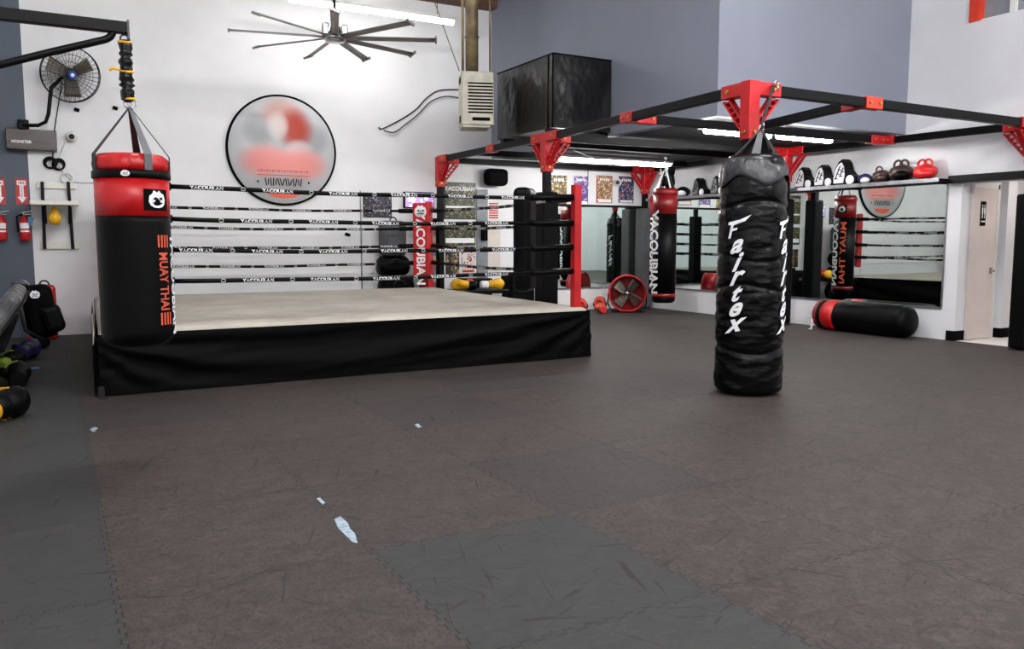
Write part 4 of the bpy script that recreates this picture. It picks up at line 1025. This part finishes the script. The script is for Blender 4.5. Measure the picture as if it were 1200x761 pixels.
# cables on the left wall
Yc = YB - .02
def wallcable(pts, label, m, r=.008): tag(MB().path(curve([pY(x, y, Yc) for x, y in pts]), r, 6).build('cable', m), label, 'cable')
wallcable([(73, 95), (68, 125), (63, 160), (62, 185)], 'grey cable hanging from the wall fan to the black coils', 'black_matte')
wallcable([(80, 158), (75, 172), (70, 188), (73, 200), (90, 213), (117, 213)], 'white cable from the camera running to the ring', 'cable_white', .012)
c = pY(59, 192, YB - .04)
t = thing('cable_coil', 'left black cable coil above the speed bag frame', 'cable', c)
w = MB()
for k in range(4): w.torus((0, .01 * k - .02, .005 * k), .06 + .008 * k, .012, Matrix.Rotation(PI / 2 + .1 * k, 3, 'X'), 24, 7)
w.build('loops', 'black_vinyl', t, world=False)
dup(t, pY(69, 194, YB - .04), .3, 'right black cable coil beside the white coil')
tag(MB().torus(pY(79, 209, YB - .03), .075, .018, Mx, 28, 8).build('cable_coil', 'cable_white'), 'white cable coil above the speed bag frame', 'cable')
for (x, y, l) in ((90, 129, 'upper left black clip on the wall below the fan'), (135, 127, 'black clip on the wall beside the spring sleeve'), (407, 275, 'small black wall box seen between the ropes')):
    c = pY(x, y, YB); q = MB(); q.box((c.x, YB - .02, c.z), (.09 if x > 400 else .07, .04, .05), Matrix.Rotation(.3, 3, 'Y'), bev=.008); tag(q.build('wall_clip', 'black_matte'), l, 'clip')
tag(MB().path(curve([pY(x, y, Yc) for x, y in ((539, 105), (515, 106), (500, 115), (488, 128), (470, 140), (448, 151), (444, 149))]), .011, 6).build('heater_cable', 'black_matte'), 'upper grey cable drooping from the heater across the wall', 'cable')
tag(MB().path(curve([pY(x, y, Yc - .03) for x, y in ((539, 115), (522, 113), (505, 119), (490, 134), (475, 146), (462, 155), (450, 153))]), .011, 6).build('heater_cable', 'grey_steel'), 'lower grey cable drooping from the heater across the wall', 'cable')

# speed bag frame
sp = thing('speed_bag_rack', 'white board and black rail frame for the speed bag', 'speed bag frame', pY(63, 291, YB))
def wb(x0, y0, x1, y1, d0, d1):
    a, b = pY(x0, y0, YB), pY(x1, y1, YB); zc0, zc1 = a.z, b.z
    return MB().wbox(a.x, b.x, YB - d1, YB - d0, b.z, a.z, bev=.006)
wb(43, 214, 89, 222, 0, .05).build('board', 'cream_board', sp); wb(47, 283, 93, 292, 0, .05).build('board', 'cream_board', sp)
for x0, x1 in ((46.5, 51), (77, 84)):
    a, b = pY(x0 + 1, 213, YB - .07), pY(x1 + 1.5, 292, YB - .07); MB().beam((a.x + .02, YB - .07, a.z), (b.x - .0, YB - .07, b.z), .04, .045).build('rail', 'black_steel', sp)
a, b = pY(33, 235, YB - .55), pY(94, 238, YB - .55)
MB().wbox(a.x + .02, b.x - .02, YB - .7, YB - .1, a.z - .06, a.z, bev=.01).build('platform_board', 'cream_board', sp)
w = MB(); w.beam((b.x - .14, YB - .09, a.z - .3), (b.x - .14, YB - .5, a.z - .07), .03, .03); w.beam((a.x + .2, YB - .09, a.z - .3), (a.x + .2, YB - .5, a.z - .07), .03, .03); w.sep('brace', 'black_steel', sp)
c = pY(64, 254, YB - .4); top = a.z - .06
t = thing('speed_bag', 'yellow speed bag hanging below the white board', 'speed bag', (c.x, c.y, c.z))
w = MB(); w.lathe([(0, -.12), (.06, -.105), (.088, -.05), (.088, -.01), (.06, .06), (.03, .12), (.015, .15)], 24, c); w.build('bladder', 'yellow', t)
w = MB(); w.tube((c.x, c.y, c.z + .14), (c.x, c.y, top), .012, 8); w.build('swivel', 'brass', t)

# fire extinguishers and signs
def exting(px, label, tagc):
    a = pY(px, 249, YB - .1); b = pY(px, 282, YB - .1)
    t = thing('fire_extinguisher', label, 'fire extinguisher', (a.x, YB - .1, b.z)); r = .068; h = a.z - b.z
    w = MB(); w.lathe([(0, 0), (r * .9, 0), (r, .015), (r, h * .68), (r * .75, h * .78), (r * .35, h * .86), (r * .3, h * .9)], 28)
    w.cur = 1; f = lambda z0, z1: w.grid(lambda u, v: V((math.cos(-PI / 2 + (u - .5) * 1.9) * (r + .003), math.sin(-PI / 2 + (u - .5) * 1.9) * (r + .003), z0 + (z1 - z0) * v)), 10, 1)
    f(h * .42, h * .62); f(h * .30, h * .36); w.build('cylinder', ['red_vinyl', 'white_print'], t, world=False)
    w = MB(); w.tube((0, 0, h * .88), (0, 0, h * .98), .02, 10); w.beam((-.03, 0, h * .98), (.11, -.02, h * 1.06), .025, .012); w.beam((-.03, 0, h * .93), (.08, -.02, h * .93), .02, .01); w.build('valve_handle', 'chrome', t, world=False)
    w = MB(); w.path([(-.02, -.02, h * .93), (-.09, -.03, h * .85), (-.085, -.02, h * .4), (-.08, -.02, h * .3)], .012, 8); w.build('hose', 'black_matte', t, world=False)
    if tagc: w = MB(); w.box((.075, -.05, h * .68), (.07, .004, .13), Matrix.Rotation(.25, 3, 'Y')); w.build('inspection_tag', 'blue_tag', t, world=False)
    w = MB(); w.wbox(-.03, .03, .06, .1, h * .3, h * .8); w.build('wall_hook', 'black_steel', t, world=False)
exting(28, 'red extinguisher with a blue tag below the right arrow sign', True)
exting(0.5, 'red extinguisher cut by the left edge of the photo', False)
def arrow(px, label):
    c = pY(px, 224.5, YB); t = thing('extinguisher_sign', label, 'sign', (c.x, YB - .004, c.z)); W_, H_ = .155, .37
    MB().wbox(-W_ / 2, W_ / 2, -.004, .004, -H_ / 2, H_ / 2).build('sign_board', 'red_vinyl', t, world=False)
    A = [(-.055, .155), (.055, .155), (.055, .09), (.026, .09), (.026, -.08), (.058, -.08), (0, -.165), (-.058, -.08), (-.026, -.08), (-.026, .09), (-.055, .09)]
    w = MB(); w.prism(A, (0, -.0045, 0), (1, 0, 0), (0, 0, 1), (0, -1, 0), .002); w.cur = 1
    w.text('FIRE', lambda x, y: V((x, -.008, .122 + y)), size=.045, bold=.03)
    w.text('EXTINGUISHER', lambda x, y: V((y, -.008, .0 - x)), size=.024, bold=.02); w.build('arrow', ['white_print', 'red_vinyl'], t, world=False)
arrow(25.5, 'red arrow sign above the extinguisher with the blue tag'); arrow(-1, 'red arrow sign cut by the left edge of the photo')

# round sign with the blurred club print
def signmat():
    M, t, b, co = newmat('club_sign_print'); sx = t.n('ShaderNodeSeparateXYZ'); t.L(co, sx.inputs[0])
    base = lin('d2d3d5')
    def blob(base, x, z, rx, rz, c, k, soft=1.0):
        dx = t.m('DIVIDE', t.m('SUBTRACT', sx.outputs[0], x), rx); dz = t.m('DIVIDE', t.m('SUBTRACT', sx.outputs[2], z), rz)
        q = t.m('ADD', t.m('MULTIPLY', dx, dx), t.m('MULTIPLY', dz, dz))
        return t.mix(t.m('MULTIPLY', t.ramp(t.m('SUBTRACT', 1.0, q), 0, soft), k), base, lin(c))
    base = blob(base, .0, .0, .9, .9, 'c9cacc', .8)
    base = blob(base, -.38, .32, .34, .34, '7c7e82', .5); base = blob(base, -.1, .10, .46, .36, '8c8c90', .5); base = blob(base, .5, .20, .34, .34, '7c7e82', .55)
    base = blob(base, .0, .60, .42, .30, 'd08a76', .7); base = blob(base, .22, .36, .36, .42, 'ab3420', 1); base = blob(base, -.08, .40, .22, .28, 'd8cfcc', .8)
    base = blob(base, .28, .02, .28, .2, 'd8d4d4', .7)
    base = blob(base, -.28, -.19, .54, .34, 'ee8f88', .9); base = blob(base, .3, -.22, .54, .34, 'ee8f88', .9)
    base = blob(base, .02, -.50, .6, .22, 'a8a6a8', .6)
    t.L(base, b.inputs['Base Color']); b.inputs['Roughness'].default_value = .5; return M
MT['sign'] = signmat()
c = pY(331, 176.5, YB - .03); RSn = .905
t = thing('round_sign', 'large round white club sign with thin black rim on the back wall', 'sign', (c.x, YB - .03, c.z))
MS = Matrix.Rotation(PI / 2, 3, 'X')
w = MB()
AR = [(-.30 + .6 * i / 16, -.66) for i in range(17)] + [(.30 * math.cos(a_ * PI / 16), -.66 - .13 * math.sin(a_ * PI / 16)) for a_ in range(1, 16)]
w.prism(AR, (0, -.021, 0), (1, 0, 0), (0, 0, 1), (0, -1, 0), .004); w.build('red_arc', 'orange_print', t, world=False)
w = MB(); rs_ = random.Random(3)
for k in range(15):
    x_ = -.29 + k * .0415; w.box((x_, -.022, -.52), (.016, .004, .13 - .03 * (k % 3 == 1)), Matrix.Rotation(rs_.uniform(-.35, .35), 3, 'Y'))
w.build('lower_lettering', 'black_matte', t, world=False)
for x_ in (-.42, .42): MB().box((x_, -.022, -.52), (.03, .004, .03), Matrix.Rotation(PI / 4, 3, 'Y')).build('dot', 'black_matte', t, world=False)
w = MB()
for k in range(18): w.box((-.4 + k * .047, -.022, -.34), (.03, .004, .02 + .012 * (k % 2)))
w.box((-.0, -.022, -.41), (.86, .004, .012)); w.build('small_lettering', 'orange_print', t, world=False)
w = MB(); w.lathe([(0, .02), (RSn - .02, .02), (RSn - .02, -.03)], 80, (0, 0, 0), MS); w.build('sign_face', 'sign', t, world=False)
w = MB(); w.lathe([(RSn - .034, .024), (RSn, .024), (RSn, -.03)], 80, (0, 0, 0), MS); w.f = [f for f in w.f if len(f) == 4]; w.mi = w.mi[:len(w.f)]; w.sm = w.sm[:len(w.f)]; w.build('rim', 'black_matte', t, world=False)

# heater
hc = pD(560, 115, 12.7)
t = thing('unit_heater', 'beige hanging gas heater with black louvres beside the black box', 'heater', (hc.x, hc.y, hc.z - .42))
ang = math.atan2(-hc.y, -hc.x); n = V((math.cos(ang + .12), math.sin(ang + .12), 0)); r_ = V((-n.y, n.x, 0)); R = Matrix((r_, -n, V((0, 0, 1)))).transposed()
def hp(a, b, c_): return hc + r_ * a + n * b + V((0, 0, c_))
w = MB(); w.box(hp(.0, -.25, 0), (.5, .5, .8), R, bev=.025); w.box(hp(-.02, -.25, -.41), (.44, .44, .05), R, bev=.02)
w.build('casing', 'beige_metal', t)
w = MB()
for k in range(10): w.box(hp(.04, .004, .22 - k * .048), (.38, .012, .022), R)
w.box(hp(.05, .004, -.31), (.27, .012, .05), R); w.build('louvres', 'black_matte', t)
w = MB()
for k in range(5): w.box(hp(.04, .008, -.0 - k * .048 + .02), (.38, .004, .008), R)
w.box(hp(-.253, -.18, .28), (.008, .2, .09), R); w.box(hp(-.253, -.18, -.3), (.008, .2, .1), R); w.build('side_vents', 'black_matte', t)
pc = hp(-.06, -.25, 0)
w = MB(); w.tube((pc.x, pc.y, hc.z + .4), (pc.x, pc.y, ZT), .1, 20)
for zz in (.42, .95, 1.5): w.torus((pc.x, pc.y, hc.z + zz), .103, .012)
w.build('flue_pipe', 'rust_pipe', t)
w = MB(); q = hp(.22, -.25, 0); w.tube((q.x, q.y, hc.z + .4), (q.x, q.y, ZT), .014, 8); q = hp(-.2, -.25, 0); w.tube((q.x, q.y, hc.z + .4), (q.x, q.y, ZT), .022, 8); w.sep('hanger_rod', 'rust_pipe', t)
tag(MB().tube(hp(-.27, -.1, .41), hp(-.65, -.1, 1.45), .008, 6).build('guy_wire', 'rust_pipe'), 'thin slanting wire from the heater up to the left', 'wire')

# black covered box hanging on the upper wall
bxt = thing('covered_box', 'large box under a shiny black tarp beside the heater', 'covered box', (6.84, 10.94, 3.05))
def tarp(a, b, n_, z0, z1, sd):
    a, b = V(a), V(b)
    def fn(u, v):
        p = a.lerp(b, u); z = z0 + (z1 - z0) * v; e = min(u, 1 - u, v, 1 - v); k = min(1, e * 6)
        s = u * (b - a).length
        d = .03 * noise.noise(V((s * 1.2 + v * 1.0, v * 1.5 - s, sd))) + .010 * noise.noise(V((s * 4, v * 3 + s * 3, sd + 4))) + .005 * noise.noise(V((s * 13, v * 12, sd)))
        return V((p.x, p.y, z)) + V(n_) * (k * d)
    return fn
x0, x1, y0, y1, zz0, zz1 = 6.32, 7.335, 10.11, 11.77, 3.02, 4.05
w = MB(); w.grid(tarp((x0, y1, 0), (x0, y0, 0), (-1, 0, 0), zz0, zz1, 1), 70, 46); w.grid(tarp((x0, y0, 0), (x1, y0, 0), (0, -1, 0), zz0, zz1, 2), 50, 46)
w.grid(tarp((x1, y1, 0), (x0, y1, 0), (0, 1, 0), zz0, zz1, 3), 30, 20)
w.wbox(x0 + .04, x1, y0 + .04, y1 - .04, zz0 + .02, zz1 - .005)
w.grid(lambda u, v: V((x0 + (x1 - x0) * u, y0 + (y1 - y0) * v, zz1 + .01 * noise.noise(V((u * 4, v * 4, 0))) * (1 if 0 < u < 1 and 0 < v < 1 else 0))), 20, 20)
w.build('tarp_cover', 'tarp', bxt)
w = MB(); w.path([(x0, y0, zz0), (x0, y0, zz1), (x0, y1, zz1)], .012, 8); w.path([(x0, y0, zz1), (x1, y0, zz1)], .012, 8); w.path([(x0 - .006, y0 + .12, zz0), (x0 - .006, y0 + .12, zz1)], .008, 8); w.build('seam_piping', 'black_matte', bxt)
w = MB(); w.wbox(x0, XB, y0 + .1, y0 + .2, ZB - .04, zz0); w.wbox(x0, XB, y1 - .2, y1 - .1, ZB - .04, zz0); w.sep('bearer', 'black_steel', bxt)

# fluorescent fixtures
def fixture(label, x0, x1, y, z, wide=.12, drop=None, m='tube'):
    t = thing('tube_light', label, 'ceiling light', ((x0 + x1) / 2, y, z + .06))
    MB().wbox(x0, x1, y - wide / 2, y + wide / 2, z + .03, z + .08, bev=.01).build('housing', 'white_paint', t)
    w = MB(); w.path([(x0 + .02, y, z), (x0 + .05, y, z), (x1 - .05, y, z), (x1 - .02, y, z)], [.035, .04, .04, .035], 12); w.build('tube', m, t)
    if drop:
        w = MB()
        for x in (x0 + .3, x1 - .3): w.tube((x, y, z + .08), (x, y, drop), .006, 6)
        w.sep('hanging_wire', 'grey_steel', t)
    return t
def area(x, y, z, sx, sy, e, col=(1, 1, 1), spread=None):
    l = bpy.data.lights.new('lamp', 'AREA'); l.shape = 'RECTANGLE'; l.size = sx; l.size_y = sy; l.energy = e; l.color = col
    o = bpy.data.objects.new('lamp', l); COL.objects.link(o); o.location = (x, y, z); o.rotation_euler = (0, 0, 0)
    return o
fixture('long tube light hanging high above the ring by the fan', 3.2, 5.87, 12.4, 4.92, drop=ZT)
for x, y in ((1.6, 6.6), (6.0, 6.6 - 2.2), (.6, 1.0), (5.2, 0.6), (9.2, 2.2), (1.5, -3), (7, -3)):
    fixture('tube light on the high ceiling out of the photograph', x - 1.2, x + 1.2, y, 5.3, drop=ZT, m='tube_main')['group'] = 'high ceiling lights outside the photo'
fixture('tube light under the low ceiling in front of the posters', 7.62, 10.1, 12.0, 2.80, drop=ZB, m='tube_low')
fixture('tube light under the low ceiling left of the tall bag', 7.7, 8.95, 8.5, ZB - .09, .3, m='tube_low')
fixture('tube light under the low ceiling right of the tall bag', 9.0, 10.15, 8.45, ZB - .09, .3, m='tube_low')
LC = (.95, .975, 1)
area(12.1, 6.2, 2.45, .6, .6, 9, (1, .93, .88))

# ============================================================ LEFT SIDE GEAR
bench = thing('gear_bench', 'black bench heaped with pads along the left wall', 'bench', (-.72, 9.4, 0))
MB().wbox(-.98, -.40, 8.3, 11.9, .44, .5, bev=.01).build('bench_top', 'black_matte', bench)
MB().wbox(-.98, -.62, 8.36, 11.84, 0, .44).build('bench_body', 'black_matte', bench)
def shield(i, y, lean):
    names = ['nearest the viewer', 'second from the viewer', 'third from the viewer', 'fourth from the viewer', 'farthest from the viewer, behind the backpack']
    t = thing('kick_shield', 'shiny grey black kick shield on the bench, ' + names[i], 'kick shield', (-.56, y, .555), 0, None)
    w = MB(); R = Matrix.Rotation(-lean, 3, 'Y')
    w.box(R @ V((0, 0, .24)), (.15, .42, .44), R, bev=.06); w.build('pad_body', 'silver_gear', t, world=False)
    w = MB()
    for dy in (-.1, .1): w.box(R @ V((.088, dy, .24)), (.012, .04, .42), R)
    w.box(R @ V((.09, 0, .38)), (.014, .3, .04), R); w.build('strap', 'black_webbing', t, world=False)
for i, y in enumerate((8.6, 9.1, 9.6, 10.1, 11.4)): shield(i, y, -.62)
# backpack hung on the bench end
bp = pD(47, 365, 9.4)
t = thing('backpack', 'black backpack with white logo hanging off the gear bench', 'backpack', (bp.x, bp.y, bp.z - .33))
w = MB(); w.box(bp, (.32, .26, .62), Matrix.Rotation(-.12, 3, 'Y'), bev=.1); w.build('bag_body', 'black_cloth', t)
w = MB(); w.box(bp + V((.12, -.1, -.08)), (.22, .2, .32), Matrix.Rotation(-.25, 3, 'Y'), bev=.07); w.build('pocket', 'black_vinyl', t)
w = MB(); nb_ = V((0, -1, 0)); emblem(w, lambda x, y, e: bp + V((-.04 + x, -.135 - e, .2 + y)), .1, 0, 1); w.build('logo_patch', ['white_print', 'black_matte'], t)
w = MB(); w.path([bp + V((-.1, -.12, .25)), bp + V((-.2, -.18, .05)), bp + V((-.15, -.17, -.2)), bp + V((.02, -.1, -.32))], .02, 8); w.path([bp + V((-.1, .0, .3)), bp + V((-.25, .0, .33)), (-.5, bp.y, .52)], .015, 8); w.build('shoulder_strap', 'black_webbing', t)
# red upright bag by the wall
rb = pY(54, 372, 13.5)
t = thing('red_holdall', 'upright red bag standing against the back wall corner', 'bag', (rb.x, 13.5, 0))
MB().wbox(rb.x - .16, rb.x + .14, 13.38, 13.66, 0, .78, bev=.06).build('bag_body', 'red_vinyl', t)
w = MB(); w.torus((rb.x, 13.5, .78), .06, .012, Mx); w.build('handle', 'black_webbing', t); MB().wbox(rb.x - .1, rb.x + .08, 13.36, 13.4, .2, .6, bev=.015).build('pocket', 'blue_vinyl', t)
# gloves on the floor along the bench
def stripeglove(px, py, rz, label, m1, m2, s=1.5):
    p = fl(px, py); t = glove((p.x, p.y, .002), rz, label, m1, m2, s)
    w = MB()
    for k in range(3): w.torus((.02 * s + .03 * k * s, 0, .075 * s), .0755 * s - .004 * k * s, .006, Matrix.Rotation(PI / 2, 3, 'Y'), 22, 6, 0, PI)
    w.sep('stripe', 'lime' if 'green' in label else 'yellow', t, world=False)
stripeglove(4, 494, 1.0, 'black glove with yellow stripes, nearest on the floor at left', 'black_vinyl', 'yellow', 1.7)
stripeglove(22, 452, 1.6, 'black glove with green stripes on the floor below the backpack', 'black_vinyl', 'black_vinyl', 1.55)
stripeglove(13, 436, 1.2, 'black glove with pale green stripes against the bench leg', 'black_vinyl', 'lime', 1.5)
glove(tuple(fl(33, 421)), 1.3, 'blue glove on the floor behind the green striped gloves', 'blue', 'blue', 1.6)
glove(tuple(fl(47, 407)), 1.8, 'brownish red glove on the floor before the red bag', 'dark_red', 'black_vinyl', 1.4)
t = tag(MB().box(fl(39, 432) + V((0, 0, .004)), (.09, .12, .006), Matrix.Rotation(.4, 3, 'Z')).build('paper_slip', 'blue_tag'), 'small blue slip on the floor beside the gloves', 'paper')

# red gear on the floor by the fan
def headguard(x, y, rz, label):
    t = thing('headguard', label, 'headguard', (x, y, .002), rz)
    w = MB(); w.ball((0, 0, .15), (.14, .13, .15), warp=lambda v: v if not (v.x > .06 and abs(v.y) < .07) else V((.05, v.y, v.z)))
    w.build('shell', 'orange_red', t, world=False)
    w = MB(); w.torus((.075, 0, .15), .075, .02, Matrix.Rotation(PI / 2, 3, 'Y') , 20, 8); w.build('face_bar', 'red_leather', t, world=False)
    w = MB(); w.ball((0, .125, .13), (.045, .02, .05)); w.ball((0, -.125, .13), (.045, .02, .05)); w.sep('ear_pad', 'brown_leather', t, world=False)
headguard(9.02, 13.35, -2.1, 'red headguard on the floor by the red ring post')
headguard(9.62, 13.55, -2.4, 'red headguard on the floor touching the drum fan')
glove((9.36, 13.12, .002), 1.1, 'orange red glove between the two headguards', 'orange_red', 'red_leather', 1.3)

# floor tape scraps
def scrap(pts, label):
    w = MB(); o = [fl(x, y, .0) for x, y in pts]; n = len(o); w.add([V((p.x, p.y, .0005)) for p in o] + [V((p.x, p.y, .0025)) for p in o], [list(range(n)), list(range(n, 2 * n))] + [(i, (i + 1) % n, n + (i + 1) % n, n + i) for i in range(n)])
    tag(w.build('tape_scrap', 'pale_tape'), label, 'tape')
scrap([(392, 609), (399, 606), (408, 614), (410, 620), (416, 626), (419, 637), (413, 636), (404, 627), (396, 619)], 'largest pale blue tape scrap in the mat seam')
scrap([(371, 585), (375, 584), (381, 590), (378, 592)], 'tiny pale tape scrap above the largest one in the seam')
scrap([(105, 504), (110, 501), (115, 502), (110, 507)], 'tiny blue tape scrap near the left corner of the ring')
scrap([(486, 498), (490, 497), (494, 501), (490, 502)], 'small white tape scrap in front of the ring centre')

# ============================================================ WORLD & VIEW
W_ = bpy.data.worlds.new('world'); S.world = W_; W_.use_nodes = True
W_.node_tree.nodes['Background'].inputs[0].default_value = (.6, .65, .75, 1); W_.node_tree.nodes['Background'].inputs[1].default_value = .05
S.view_settings.view_transform = 'Standard'; S.view_settings.look = 'None'; S.view_settings.exposure = 0.27; S.view_settings.gamma = 1; S.view_settings.use_curve_mapping = False
